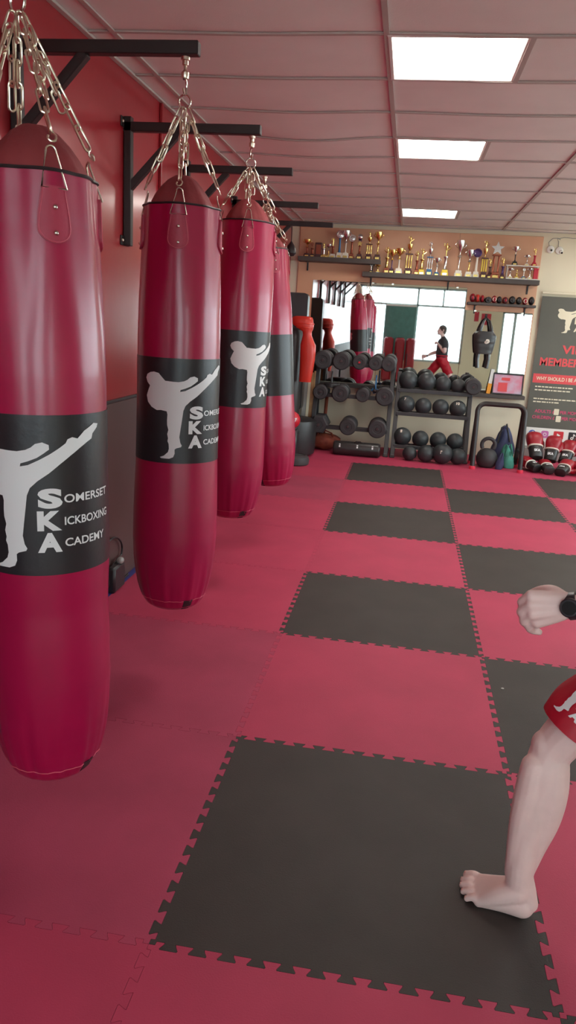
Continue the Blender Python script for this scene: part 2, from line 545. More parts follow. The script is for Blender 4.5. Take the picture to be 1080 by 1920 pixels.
ORD = ['first', 'second', 'third', 'fourth', 'fifth', 'sixth', 'seventh', 'eighth', 'ninth']
def mat_label(c, r, dark):
    col = 'black' if dark else 'red'
    if r < -1 or (c == 2 and r < 1): return f'{col} foam puzzle mat beyond the edge of the photo'
    if c == 0 and r == 0: return 'large black foam puzzle mat under the bare foot, nearest the camera'
    place = {-1: 'in the all-red column beneath the punch bags', 0: 'in the column of the large nearest black mat', 1: 'in the column behind the person', 2: 'in the column before the glove pile'}[c]
    rr = {-1: 'cut by the bottom edge', 0: 'in the nearest whole row', 7: 'touching the back wall'}.get(r, f'{ORD[r]} row from the camera')
    return f'{col} mat {rr}, {place}'
for c in range(-1, 3):
    for r in range(-2, 8):
        dark = c >= 0 and r < 7 and (c + r) % 2 == 0
        b = set()
        if c == -1: b.add('W')
        if c == 2: b.add('E')
        if r == -2: b.add('S')
        if r == 7: b.add('N')
        x0 = c; y0 = r
        P = mat_poly(x0, y0, b)
        if r == 7: P = [(x, 8.285 if y > 7.99 else y) for x, y in P]
        P = inset(P, .0005)
        mb = MB(); mb.prism(P, .02, Matrix.Translation((0, 0, -.02)))
        mt = 'mat_black' if dark else ('mat_red2' if (c == -1 and r in (1, 0, 5)) else 'mat_red')
        o = mb.build('foam_mat', mt, smooth=0, origin=Vector((x0 + .5, y0 + .5, 0)))
        o.location = (x0 + .5, y0 + .5, 0)
        hidden = c > 2 or r < -1 or (c == 2 and r < 1)
        tag(o, mat_label(c, r, dark), 'floor mat', ('black' if dark else 'red') + ' foam puzzle mats' + (' out of the photo' if hidden else ''))
mb = MB()
mb.box((-1.022, 2.2, -.01), (.042, 7.5, .018), .003)
tag(mb.build('edging_strip', 'mat_blue'), 'blue foam edging strip between the red mats and the left wall', 'floor edging')

# ------------------------------------------------------------------ wall brackets and punch bags
ARMX = -.36
def make_bracket(y, label):
    t = thing('wall_bracket', label, 'wall bracket', (WX, y, 1.86), 'steel punch bag brackets')
    mb = MB()
    mb.box((WX + .023, y, 2.185), (.04, .04, .63), .003)
    mb.box((WX + .004, y, 2.47), (.006, .12, .05), .002); mb.box((WX + .004, y, 1.895), (.006, .12, .05), .002)
    mb.build('wall_post', 'steel_black', t, smooth=0)
    mb = MB(); mb.box(((WX + ARMX) / 2 + .01, y, 2.452), (ARMX - WX + .04, .04, .045), .003); mb.build('arm', 'steel_black', t, smooth=0)
    mb = MB(); mb.beam((WX + .03, y, 2.16), (-.755, y, 2.435), .036, .036, .003); mb.build('brace', 'steel_black', t, smooth=0)
    for z in (2.47, 1.895):
        for s in (-.045, .045):
            mb = MB(); mb.lathe([(.009, 0), (.009, .006), (.005, .009), (.0005, .01)], 10, (WX + .007, y + s, z), 'X'); mb.build('bolt', 'galv', t)
    return t
BRY = [.30, 1.40, 2.56, 3.62, 5.02, 6.25]
BRL = ['black steel bracket above the nearest bag, at the top left corner', 'largest visible black bracket, the one holding the second bag',
       'black wall bracket whose arm holds the third bag', 'black wall bracket whose arm holds the farthest bag',
       'bare black bracket with nothing on its arm, just beyond the farthest bag', 'small farthest black bracket beside the trophy shelf']
for y, l in zip(BRY, BRL): make_bracket(y, l)

def link_path(p, w, n=5):
    """stadium centre line, length p along z, width w"""
    r = w / 2; h = p / 2 - r
    P = [(r * math.cos(PI * i / n), h + r * math.sin(PI * i / n)) for i in range(n + 1)]
    P += [(-r * math.cos(PI * i / n), -h - r * math.sin(PI * i / n)) for i in range(n + 1)]
    return P
def chain(mb, a, b, pitch=.046, wire=.0030, w=.0175, twist=0.3):
    a, b = Vector(a), Vector(b)
    d = b - a; n = max(1, round(d.length / pitch)); st = d / n
    z = d.normalized(); x = z.orthogonal().normalized(); y = z.cross(x)
    L = st.length + 4 * wire
    for i in range(n):
        c = a + st * (i + .5)
        an = twist + (PI / 2 if i % 2 else 0)
        u = x * math.cos(an) + y * math.sin(an)
        mb.tube([c + u * px + z * pz for px, pz in link_path(L, w)], wire, 6, closed=True)
def torus_path(c, r, ax, n=20, a0=0, a1=2 * PI, stretch=1.0):
    ax = Vector(ax).normalized(); u = ax.orthogonal().normalized()
    if abs(ax.z) < .9: u = (Vector((0, 0, 1)) - ax * ax.z).normalized()
    v = ax.cross(u)
    closed = abs(a1 - a0 - 2 * PI) < 1e-6
    m = n if closed else n + 1
    return [Vector(c) + u * (r * stretch * math.cos(a0 + (a1 - a0) * i / n)) + v * (r * math.sin(a0 + (a1 - a0) * i / n)) for i in range(m)]

BAGP = [(0, .0), (.002, .06), (.008, .098), (.022, .116), (.045, .130), (.075, .141), (.11, .150), (.16, .159), (.22, .166), (.30, .170), (.42, .169), (.52, .166), (.634, .162),
        (.70, .161), (.85, .160), (1.028, .160), (1.12, .160), (1.22, .157), (1.32, .151), (1.40, .146), (1.46, .142), (1.52, .139), (1.575, .137)]
def bag_r(z):
    for (z0, r0), (z1, r1) in zip(BAGP, BAGP[1:]):
        if z <= z1: return r0 + (r1 - r0) * (z - z0) / (z1 - z0)
    return BAGP[-1][1]
KICK = [(415, 3), (450, 12), (478, 42), (500, 64), (560, 69), (600, 70), (640, 62), (665, 50), (685, 33), (715, 25), (742, 36), (743, 56), (720, 75), (690, 96), (650, 113), (615, 124), (612, 138), (650, 130), (700, 105), (745, 78), (782, 50), (808, 26), (815, 8), (832, -2), (850, 4), (872, -32), (889, -52), (899, -68), (908, -66), (906, -48), (896, -20), (893, 4), (880, 20), (858, 46), (825, 82), (785, 122), (740, 165), (690, 202), (655, 235), (640, 270), (632, 330), (622, 400), (614, 460), (622, 500), (634, 520), (628, 531), (592, 541), (580, 550), (581, 580), (570, 606), (540, 618), (480, 616), (470, 608), (500, 597), (530, 570), (537, 545), (534, 510), (525, 490), (529, 470), (522, 440), (530, 410), (520, 375), (519, 340), (521, 300), (515, 278), (470, 270), (440, 272), (400, 250), (372, 215), (362, 170), (374, 130), (386, 100), (366, 75), (356, 45), (364, 20), (388, 6)]
def kick2d(unwrap=True):
    out = []
    for x, y in KICK:
        s = (x - 598) / 318.0
        if unwrap:
            s = max(-.985, min(.985, s)); th = math.asin(s); u = .162 * th
            y2 = y - 30 * math.cos(th)
        else:
            u = .162 * s * 1.12; y2 = y - 20
        out.append((u * .985, 1.028 - .394 * (y2 + 117) / 740.0))
    return out
def ska2d(x0=.046, z0=1.028, full=True):
    T = []
    rows = (('S', 'OMERSET', .173), ('K', 'ICKBOXING', .229), ('A', 'CADEMY', .284))
    sm = (.150, .150, .128)
    for (big, rest, dz), w in zip(rows, sm):
        zb = z0 - dz - .050
        T.append(fit2d(text2d(big, 1, .055), x0 - (.003 if big != 'S' else 0), zb, .058, .050))
        if full: T.append(fit2d(text2d(rest, 1, .018), x0 + .062, zb + .012, w, .021))
    return merge2d(*T)
def wrap_bag(mb, t, off=.0035, thick=.001):
    vs, fs = slice2d(t[0], t[1], .006)
    V = []
    for u, z in vs:
        r = bag_r(z) + off; a = u / .1645
        V.append((r * math.sin(a), -r * math.cos(a), z))
    mb.add(V, fs)
_k = kick2d(); KICKT = (_k, [tuple(range(len(_k)))])
def tri2d(poly):
    bm = bmesh.new(); f = bm.faces.new([bm.verts.new((x, y, 0)) for x, y in poly])
    bmesh.ops.triangulate(bm, faces=[f]); bm.verts.index_update()
    r = ([(v.co.x, v.co.y) for v in bm.verts], [tuple(v.index for v in f.verts) for f in bm.faces]); bm.free(); return r
KICKT = tri2d(_k)
SKAT = ska2d()

def make_bag(x, y, zb, ring_z, rz, strap0, lean, label, seed, fat=1.0, rdx=0.0):
    rnd = random.Random(seed)
    ztop = 2.425 - zb                       # local height of the bracket arm's underside
    t = thing('punch_bag', label, 'punch bag', (x, y, zb), 'tall red punch bags hanging from the wall brackets')
    O = Vector((0, 0, 0))
    ph = [rnd.uniform(0, 6.28) for _ in range(8)]
    def fold(a, r, z):
        k = r - (1 - fat) * .009 * max(0, min(1, (.64 - z) / .12)) * min(1, r / .1)
        # gathers at the bottom hem
        w = max(0, min(1, (.30 - z) / .2)) * max(0, min(1, z / .05))
        k *= 1 + w * (.014 * math.sin(9 * a + ph[0]) + .013 * math.sin(16 * a + ph[1]) + .012 * math.sin(27 * a + ph[2]))
        # soft dents
        k *= 1 + .006 * math.sin(2 * a + 3 * z + ph[3]) + .005 * math.sin(3 * a - 5 * z + ph[4])
        # creases radiating from the straps and the squared off rim
        w = max(0, min(1, (z - 1.18) / .35))
        b = a + PI / 2 - strap0
        k *= 1 + w * (.030 * math.cos(4 * b) + .026 * math.cos(8 * b + .6) + .007 * math.sin(11 * a + ph[5]) + .003 * math.sin(19 * a + ph[6] + 6 * z))
        return k
    def skin_r(a, z): return fold(a, bag_r(z), z)
    def shellmesh(z0, z1, off, nz):
        mb = MB(); zs = sorted(set([z0, z1] + [z0 + (z1 - z0) * i / nz for i in range(nz + 1)] + [z for z, r in BAGP if z0 < z < z1]))
        rings = []
        for z in zs:
            ring = []
            for j in range(96):
                a = 2 * PI * j / 96; r = max(.0005, fold(a, bag_r(z), z) + off)
                ring.append(Vector((r * math.cos(a), r * math.sin(a), z)))
            rings.append(ring)
        mb.loft(rings); return mb
    shellmesh(0, .637, 0, 24).build('lower_cover', 'vinyl', t, smooth=60, origin=O)
    shellmesh(1.025, 1.575, 0, 30).build('upper_cover', 'vinyl', t, smooth=60, origin=O)
    band = shellmesh(.634, 1.031, .0016, 8).build('printed_band', 'vinyl_black', t, smooth=50, origin=O)
    def lift(mb):
        for i, p in enumerate(mb.v):
            a = math.atan2(p.y, p.x); r = skin_r(a, p.z) + .0032
            mb.v[i] = Vector((r * math.cos(a), r * math.sin(a), p.z))
    for nm, tt in (('kicker_print', KICKT), ('lettering', SKAT)):
        mb = MB(); wrap_bag(mb, tt); lift(mb)
        o = mb.build(nm, 'print', band, smooth=60, origin=O); o['kind'] = 'thing'
    # rim piping and hem seam
    mb = MB(); mb.tube([(skin_r(2 * PI * j / 96, 1.572) * 1.003 * math.cos(2 * PI * j / 96), skin_r(2 * PI * j / 96, 1.572) * 1.003 * math.sin(2 * PI * j / 96), 1.574) for j in range(96)], .0042, 6, closed=True)
    mb.build('rim_piping', 'piping', t, origin=O)
    mb = MB(); mb.tube([((skin_r(2 * PI * j / 96, .055) + .0006) * math.cos(2 * PI * j / 96), (skin_r(2 * PI * j / 96, .055) + .0006) * math.sin(2 * PI * j / 96), .055) for j in range(96)], .0014, 5, closed=True)
    mb.build('hem_seam', 'stitch', t, origin=O)
    # bulging closure above the rim
    mb = MB(); mb.lathe([(.119, 1.556), (.116, 1.588), (.101, 1.614), (.080, 1.642), (.055, 1.668), (.030, 1.684), (.0005, 1.689)], 48, fn=lambda a, r, z: r * (1 - .05 * math.cos(4 * (a + PI / 2 - strap0)) + .03 * math.sin(13 * a + 20 * z)))
    mb.build('top_closure', 'cover', t, origin=O)
    # bottom tab
    mb = MB(); th = strap0 + .55
    P = []
    for z in (.010, .03, .058):
        for k in (-1, 0, 1):
            a = -PI / 2 + th + k * .15
            r = skin_r(a, z) + .0025; P.append((r * math.cos(a), r * math.sin(a), z))
    Q = [(p[0] * .975, p[1] * .975, p[2]) for p in P]
    mb.add(P + Q, [(0, 1, 4, 3), (1, 2, 5, 4), (3, 4, 7, 6), (4, 5, 8, 7), (0, 9, 10, 1), (1, 10, 11, 2), (6, 7, 16, 15), (7, 8, 17, 16), (0, 3, 12, 9), (3, 6, 15, 12), (2, 11, 14, 5), (5, 14, 17, 8)])
    mb.build('bottom_tab', 'piping', t, origin=O)
    # straps, D rings, chains
    zr = ring_z - .026; RD = Vector((rdx * math.cos(rz), -rdx * math.sin(rz), 0))
    for k in range(4):
        th = strap0 + k * PI / 2; a0 = -PI / 2 + th
        tab = []
        for i in range(13): tab.append((.039 * math.cos(PI + PI * i / 12), 1.452 + .034 * math.sin(PI + PI * i / 12)))
        tab += [(.037, 1.48), (.029, 1.525), (.027, 1.54), (-.027, 1.54), (-.029, 1.525), (-.037, 1.48)]
        def place(u, z, off):
            a = a0 + u / .142; r = skin_r(a, min(z, 1.57)) + off
            return Vector((r * math.cos(a), r * math.sin(a), z))
        vs, fs = slice2d(*tri2d(tab), .009)
        n = len(vs); V = [place(u, z, .006) for u, z in vs] + [place(u, z, -.002) for u, z in vs]
        cnt = {(f[i], f[(i + 1) % len(f)]) for f in fs for i in range(len(f))}
        F = list(fs) + [(a, b, b + n, a + n)[::-1] for a, b in cnt if (b, a) not in cnt]
        mb = MB(); mb.add(V, F); st = mb.build('strap', 'strap', t, smooth=50, origin=O)
        mb = MB(); mb.tube([place(u * .88, 1.452 + (z - 1.452) * .92, .0066) for u, z in tab], .0012, 5, closed=True); mb.build('stitching', 'stitch', st, origin=O)
        for z in (1.44, 1.495):
            p = place(0, z, .0055); mb = MB(); mb.ball(p, (.0062, .0062, .0062), 10, 6); mb.build('rivet', 'chrome', st, origin=O)
        # D ring: triangle with rounded head
        pa, pb = place(-.027, 1.535, .010), place(.027, 1.535, .010); pc = Vector((.128 * math.cos(a0), .128 * math.sin(a0), 1.626))
        dirn = Vector((math.cos(a0 + PI / 2), math.sin(a0 + PI / 2), 0))
        P = [pa, pb] + [pc + dirn * (.011 * math.cos(PI * i / 8)) + Vector((0, 0, .011 * math.sin(PI * i / 8) - .012)) for i in range(9)]
        mb = MB(); mb.tube(P, .0026, 7, closed=True); mb.build('strap_ring', 'chrome', t, origin=O)
        top = RD + Vector((.012 * math.cos(a0), .012 * math.sin(a0), zr)); bot = pc + Vector((0, 0, .03))
        mb = MB()
        dn = (bot - top).normalized()
        chain(mb, top, bot, twist=.3 + k)
        # snap hook at the lower end
        side = dirn
        hk = [bot + dn * .0, bot + side * .007 + dn * .008, bot + side * .009 + dn * .018, bot + dn * .028, bot - side * .009 + dn * .024, bot - side * .008 + dn * .014]
        hk = [p for i in range(len(hk) - 1) for p in [hk[i], (hk[i] + hk[i + 1]) / 2 + ((hk[i] + hk[i + 1]) / 2 - (bot + dn * .016)).normalized() * .0022]] + [hk[-1]]
        mb.tube(hk, .0028, 7)
        # spare tail of links hanging beside the chain
        L = (bot - top).length
        s = top + dn * (L * .12) + side * .012
        chain(mb, s, s + dn * (L * .5) + Vector((0, 0, -.02)) + side * .004, twist=1.0 + k)
        mb.build('chain', 'galv', t, origin=O)
    mb = MB(); mb.tube(torus_path(RD + Vector((0, 0, ring_z)), .024, (.5, 1, 0)), .0036, 8, closed=True); mb.build('top_ring', 'chrome', t, origin=O)
    # hook, swivel, eye bolt up to the arm
    mb = MB()
    zh = ring_z + .030
    mb.tube(torus_path(RD + Vector((0, 0, zh + .02)), .022, (1, -.3, 0), 18, PI * .62, PI * 2.25, 1.25), .0040, 8)
    mb.build('hook', 'chrome', t, origin=O)
    mb = MB(); z1 = zh + .045
    mb.lathe([(.0005, z1), (.012, z1), (.014, z1 + .006), (.014, z1 + .02), (.008, z1 + .026), (.0055, z1 + .03), (.0055, ztop - .028), (.011, ztop - .026), (.011, ztop - .012), (.016, ztop - .010), (.016, ztop), (.0005, ztop)], 14, RD)
    mb.build('swivel', 'galv', t, origin=O)
    t.rotation_mode = 'ZYX'; t.rotation_euler = (0, lean, rz)
    return t
make_bag(-.392, .30, .257, 1.941, .075, .66, -.010, 'nearest and largest red punch bag, cut off by the left edge of the photo', 1, 0.0, -.03)
make_bag(-.380, 1.40, .345, 1.935, .295, -.09, 0, 'second punch bag from the camera, its kicker print and lettering in full view', 2)
make_bag(-.410, 2.56, .440, 1.858, .74, -.5, .018, 'third punch bag from the camera, partly hidden by the second one', 3)
make_bag(-.352, 3.62, .405, 1.874, -1.56, .53, -.078, 'farthest and slimmest looking punch bag, mostly hidden behind the third', 4)

# clutter at the foot of the left wall
mb = MB()
pts = [(-1.03, 2.14, .02), (-1.025, 2.16, .18), (-1.02, 2.24, .29), (-1.018, 2.36, .30), (-1.02, 2.46, .24), (-1.022, 2.47, .17), (-1.02, 2.40, .16), (-1.018, 2.30, .13), (-1.016, 2.26, .05), (-1.02, 2.34, .012), (-1.02, 2.6, .012)]
cp = []
for i in range(len(pts) - 1):
    p0, p1, p2, p3 = [Vector(pts[max(0, min(len(pts) - 1, i + k))]) for k in (-1, 0, 1, 2)]
    for s in range(6):
        u = s / 6
        cp.append(.5 * ((2 * p1) + (p2 - p0) * u + (2 * p0 - 5 * p1 + 4 * p2 - p3) * u * u + (3 * p1 - p0 - 3 * p2 + p3) * u ** 3))
mb.tube(cp, .006, 8)
tag(mb.build('cable', 'black_plastic'), 'black cable looped at the foot of the padded left wall', 'cable')
t = thing('plug_box', 'small dark grey plug box on the floor by the looped cable', 'plug box', (-1.0, 2.34, 0))
mb = MB(); mb.box((-1.005, 2.34, .075), (.05, .16, .15), .012); mb.build('case', 'black_plastic', t)
mb = MB(); mb.ball((-.99, 2.37, .165), (.02, .025, .02), 14, 8); mb.build('cap', 'grey', t)

# speed ball hanging at the last bracket
t = thing('speed_ball', 'black pear-shaped speed ball hanging below the farthest bracket', 'speed ball', (-.71, 6.12, 2.13))
mb = MB(); mb.lathe([(.0005, 2.135), (.03, 2.14), (.052, 2.165), (.05, 2.20), (.034, 2.235), (.016, 2.26), (.006, 2.275), (.0005, 2.28)], 20, (-.71, 6.12, 0)); mb.build('ball_body', 'black_vinyl', t)
mb = MB(); mb.tube([(-.71, 6.12, 2.275), (-.72, 6.17, 2.38), (-.735, 6.235, 2.44)], .004, 6); mb.build('cord', 'piping', t)

# ------------------------------------------------------------------ mirrors, shelves and trophies on the back wall
for (x0, x1), l in zip(((-.75, .12), (.123, 1.15), (1.153, 1.955)), ('left mirror sheet behind the dumbbell rack', 'middle mirror sheet above the slam ball rack', 'right mirror sheet behind the hanging chest guard')):
    t = thing('wall_mirror', l, 'mirror', ((x0 + x1) / 2, YB - .02, .79), 'frameless mirror sheets')
    mb = MB(); mb.box(((x0 + x1) / 2, YB - .0225, 1.42 if x0 < 1.1 else 1.29), (x1 - x0, .005, 1.24 if x0 < 1.1 else .98), .001); mb.build('mirror_glass', 'mirror', t, smooth=0)
    mb = MB()
    zt = 2.04 if x0 < 1.1 else 1.78
    for xx in (x0 + .12, x1 - .12):
        mb.box((xx, YB - .026, zt - .004), (.03, .008, .02), .002)
    mb.build('clip', 'chrome', t, smooth=0)
mb = MB(); mb.box((.65, YB - .075, .77), (2.66, .15, .045), .003)
tag(mb.build('ledge', 'shelf', smooth=0), 'long dark ledge running under the mirrors', 'ledge')
def shelf(x0, x1, ztop, dep, label, th=.055):
    t = thing('shelf', label, 'shelf', ((x0 + x1) / 2, YB - .018, ztop - th))
    mb = MB(); mb.box(((x0 + x1) / 2, YB - .018 - dep / 2, ztop - th / 2), (x1 - x0, dep, th), .003); mb.build('shelf_board', 'shelf', t, smooth=0)
    n = max(2, round((x1 - x0) / .6))
    for i in range(n):
        x = x0 + .1 + (x1 - x0 - .2) * i / (n - 1)
        mb = MB(); mb.beam((x, YB - .022, ztop - th - .10), (x, YB - .022, ztop - th), .02, .006, .001, up=(0, 1, 0)); mb.beam((x, YB - .022, ztop - th - .004), (x, YB - .018 - dep * .8, ztop - th - .004), .02, .006, .001)
        mb.build('support', 'black_plastic', t, smooth=0)
    return t
shelf(-.93, .075, 2.30, .22, 'upper left dark shelf holding the left run of trophies')
shelf(-.13, 1.955, 2.155, .22, 'long dark trophy shelf reaching the cream wall')
shelf(1.16, 1.955, 1.872, .20, 'short lower shelf packed with red and black training gear', .03)
t = thing('display_riser', 'two-tier pale display riser at the right end of the trophy shelf', 'display stand', (1.755, 8.17, 2.155))
mb = MB(); mb.box((1.755, 8.17, 2.162), (.38, .17, .014), .002); mb.build('bottom_tier', 'shelf_glass', t, smooth=0)
mb = MB(); mb.box((1.755, 8.21, 2.315), (.38, .09, .014), .002); mb.build('top_tier', 'shelf_glass', t, smooth=0)
for x in (1.58, 1.93):
    mb = MB(); mb.box((x, 8.21, 2.2385), (.012, .08, .139), .001); mb.build('leg', 'shelf_glass', t, smooth=0)

def star2d(r, n=5, k=.45):
    return [((r if i % 2 == 0 else r * k) * math.sin(PI * i / n), (r if i % 2 == 0 else r * k) * math.cos(PI * i / n)) for i in range(2 * n)]
def cup_profile(r, h):
    return [(.0005, 0), (r * .55, 0), (r * .5, h * .06), (r * .16, h * .14), (r * .12, h * .28), (r * .30, h * .38), (r * .72, h * .55), (r * .92, h * .78), (r, h), (r * .93, h), (r * .82, h * .78), (r * .6, h * .56), (.0005, h * .44)]
def figure_mesh(mb, x, y, z, h, rnd):
    """small winner figurine with raised arms and a kicking leg"""
    s = h
    mb.ball((x, y, z + .93 * s), (.07 * s, .07 * s, .085 * s), 10, 8)
    mb.tube([(x, y, z + .44 * s), (x, y, z + .62 * s), (x, y, z + .80 * s), (x, y, z + .86 * s)], [.085 * s, .075 * s, .10 * s, .035 * s], 8)
    sd = rnd.choice((-1, 1))
    mb.tube([(x, y, z), (x - .01 * s * sd, y, z + .22 * s), (x, y, z + .46 * s)], [.035 * s, .05 * s, .07 * s], 7)
    mb.tube([(x, y, z + .45 * s), (x + .20 * s * sd, y, z + .55 * s), (x + .36 * s * sd, y, z + .70 * s)], [.07 * s, .05 * s, .03 * s], 7)
    mb.tube([(x - .08 * s, y, z + .78 * s), (x - .22 * s, y - .05 * s, z + .80 * s), (x - .2 * s, y - .08 * s, z + .98 * s)], [.04 * s, .035 * s, .03 * s], 7)
    mb.tube([(x + .08 * s, y, z + .78 * s), (x + .2 * s, y - .06 * s, z + .72 * s), (x + .12 * s, y - .16 * s, z + .82 * s)], [.04 * s, .035 * s, .03 * s], 7)
def trophy(x, y, z, h, kind, metal, base, col, label, group, w=.035, rnd=random.Random(5)):
    t = thing('trophy', label, 'trophy', (x, y, z), group)
    bh = min(.07, h * .2)
    mb = MB(); mb.box((x, y, z + bh * .3), (w * 2.1, w * 1.9, bh * .6), .003); mb.box((x, y, z + bh * .8), (w * 1.7, w * 1.5, bh * .4), .003)
    b = mb.build('base', base, t, smooth=0)
    mb = MB(); mb.box((x, y - w * .95 - .0006, z + bh * .3), (w * 1.3, .0016, bh * .38), 0); mb.build('plaque', 'gold' if base != 'yellow' else 'silver', b, smooth=0)
    zt = z + bh; H = h - bh
    if kind == 'cup':
        ch = H * .55
        mb = MB(); mb.lathe([(w * .4, zt), (w * .34, zt + .01), (w * .2, zt + .02), (w * .2, zt + H * .45 - .01), (w * .36, zt + H * .45)], 14, (x, y, 0)); mb.build('column', col, t)
        mb = MB(); mb.lathe([(r, zt + H * .45 + q) for r, q in cup_profile(w * 1.15, ch)], 20, (x, y, 0)); mb.build('cup', metal, t)
        for s in (-1, 1):
            mb = MB(); mb.tube([(x + s * w * (.75 + .75 * math.sin(PI * i / 8)), y, zt + H * .45 + ch * (.55 + .38 * i / 8)) for i in range(9)], .0035, 6); mb.build('handle', metal, t)
    elif kind == 'figure':
        mb = MB(); mb.lathe([(w * .7, zt), (w * .5, zt + H * .04), (w * .42, zt + H * .40), (w * .75, zt + H * .46), (w * .75, zt + H * .5)], 14, (x, y, 0)); mb.build('column', col, t)
        mb = MB(); figure_mesh(mb, x, y, zt + H * .5, H * .5, rnd); mb.build('figurine', metal, t)
    elif kind == 'disc':
        mb = MB(); mb.lathe([(w * .6, zt), (w * .4, zt + H * .05), (w * .33, zt + H * .58), (w * .5, zt + H * .62)], 14, (x, y, 0)); mb.build('column', col, t)
        r = H * .19
        mb = MB(); mb.lathe([(.0005, 0), (r * .35, .002), (r * .62, -.001), (r * .68, .004), (r * .9, .004), (r, 0), (r, -.008), (.0005, -.008)], 24, (x, y, zt + H * .62 + r), 'Y', rot=Matrix.Rotation(PI, 3, 'Z')); mb.build('medal', metal, t)
    elif kind == 'star':
        for s in (-1, 1):
            mb = MB(); mb.lathe([(w * .3, zt), (w * .22, zt + .01), (w * .22, zt + H * .5), (w * .3, zt + H * .52)], 12, (x + s * w * .55, y, 0)); mb.build('column', col, t)
        mb = MB(); mb.box((x, y, zt + H * .53), (w * 2.0, w * 1.1, H * .05), .002); mb.build('tier', base, t, smooth=0)
        r = H * .22
        mb = MB(); mb.prism(star2d(r), .014, facing(x, y + .007, zt + H * .56 + r * .8)); mb.build('star', metal, t, smooth=0)
    elif kind == 'tier':
        for s in (-1, 0, 1):
            mb = MB(); mb.lathe([(w * .24, zt), (w * .18, zt + .01), (w * .18, zt + H * .40), (w * .24, zt + H * .42)], 10, (x + s * w * .7, y + (.01 if s == 0 else 0), 0)); mb.build('column', col, t)
        mb = MB(); mb.box((x, y, zt + H * .435), (w * 2.2, w * 1.5, H * .035), .002); mb.build('tier', base, t, smooth=0)
        mb = MB(); mb.lathe([(r, zt + H * .45 + q) for r, q in cup_profile(w * .8, H * .3)], 18, (x, y, 0)); mb.build('cup', metal, t)
        mb = MB(); figure_mesh(mb, x, y, zt + H * .70, H * .30, rnd); mb.build('figurine', metal, t)
    elif kind == 'ball':
        mb = MB(); mb.lathe([(w * .7, zt), (w * .4, zt + H * .06), (w * .25, zt + H * .35), (w * .6, zt + H * .42)], 14, (x, y, 0)); mb.build('column', col, t)
        mb = MB(); mb.prism(star2d(H * .16), .01, facing(x, y - w * .3, zt + H * .52)); mb.build('star', 'gold', t, smooth=0)
        r = H * .15
        mb = MB(); mb.lathe([(w * .3, zt + H * .42), (w * .35, zt + H * .66), (w * .8, zt + H * .7)], 14, (x, y, 0)); mb.build('stem', 'purple', t)
        mb = MB(); mb.ball((x, y, zt + H * .7 + r), r, 18, 12); mb.build('globe', metal, t)
    return t
Y1, Y2 = 8.15, 8.14
g1, g2 = 'trophies on the upper left shelf', 'trophies on the long shelf'
z1 = 2.30
TR = [(-.832, .20, 'cup', 'gold', 'dark_wood', 'bronze', 'shiny gold cup trophy at the left end of the upper shelf', .036),
      (-.765, .17, 'figure', 'bronze', 'dark_wood', 'bronze', 'bronze figure trophy between the end gold cup and the brown plaque', .03),
      (-.625, .17, 'figure', 'gold', 'gold', 'silver', 'short gold figure trophy just right of the brown plaque', .032),
      (-.565, .155, 'cup', 'silver', 'gold', 'gold', 'small pale cup trophy, second to the right of the brown plaque', .028),
      (-.515, .23, 'figure', 'gold', 'marble', 'bronze', 'gold figure trophy left of the blue-columned silver medal', .032),
      (-.435, .325, 'disc', 'silver', 'marble', 'blue', 'silver medal trophy on a blue column', .034),
      (-.36, .32, 'cup', 'silver', 'marble', 'marble', 'silver cup trophy on a thick white column, upper shelf', .04),
      (-.285, .28, 'disc', 'silver', 'bronze', 'bronze', 'tarnished silver medal trophy right of the white-columned cup', .032),
      (-.19, .29, 'ball', 'silver', 'dark_wood', 'bronze', 'trophy topped by a bright silver globe over a gold star', .034),
      (-.075, .32, 'tier', 'gold', 'dark_wood', 'gold', 'tall gold tiered trophy, second from the right end of the upper shelf', .036),
      (.03, .32, 'cup', 'gold', 'dark_wood', 'gold', 'gold cup trophy at the right end of the upper shelf', .038)]
for i, (x, h, k, m, b, c, l, w) in enumerate(TR):
    trophy(x, Y1, z1, h, k, m, b, c, l, g1, w, random.Random(i))
t = thing('award_plaque', 'dark brown wooden plaque standing among the left trophies', 'plaque', (-.69, Y1, z1), None)
mb = MB(); mb.box((-.69, Y1, z1 + .085), (.085, .03, .17), .006); mb.build('plaque_board', 'dark_wood', t, smooth=0)
mb = MB(); mb.box((-.69, Y1 - .016, z1 + .09), (.06, .002, .11), 0); mb.build('nameplate', 'bronze', t, smooth=0)
z2 = 2.155
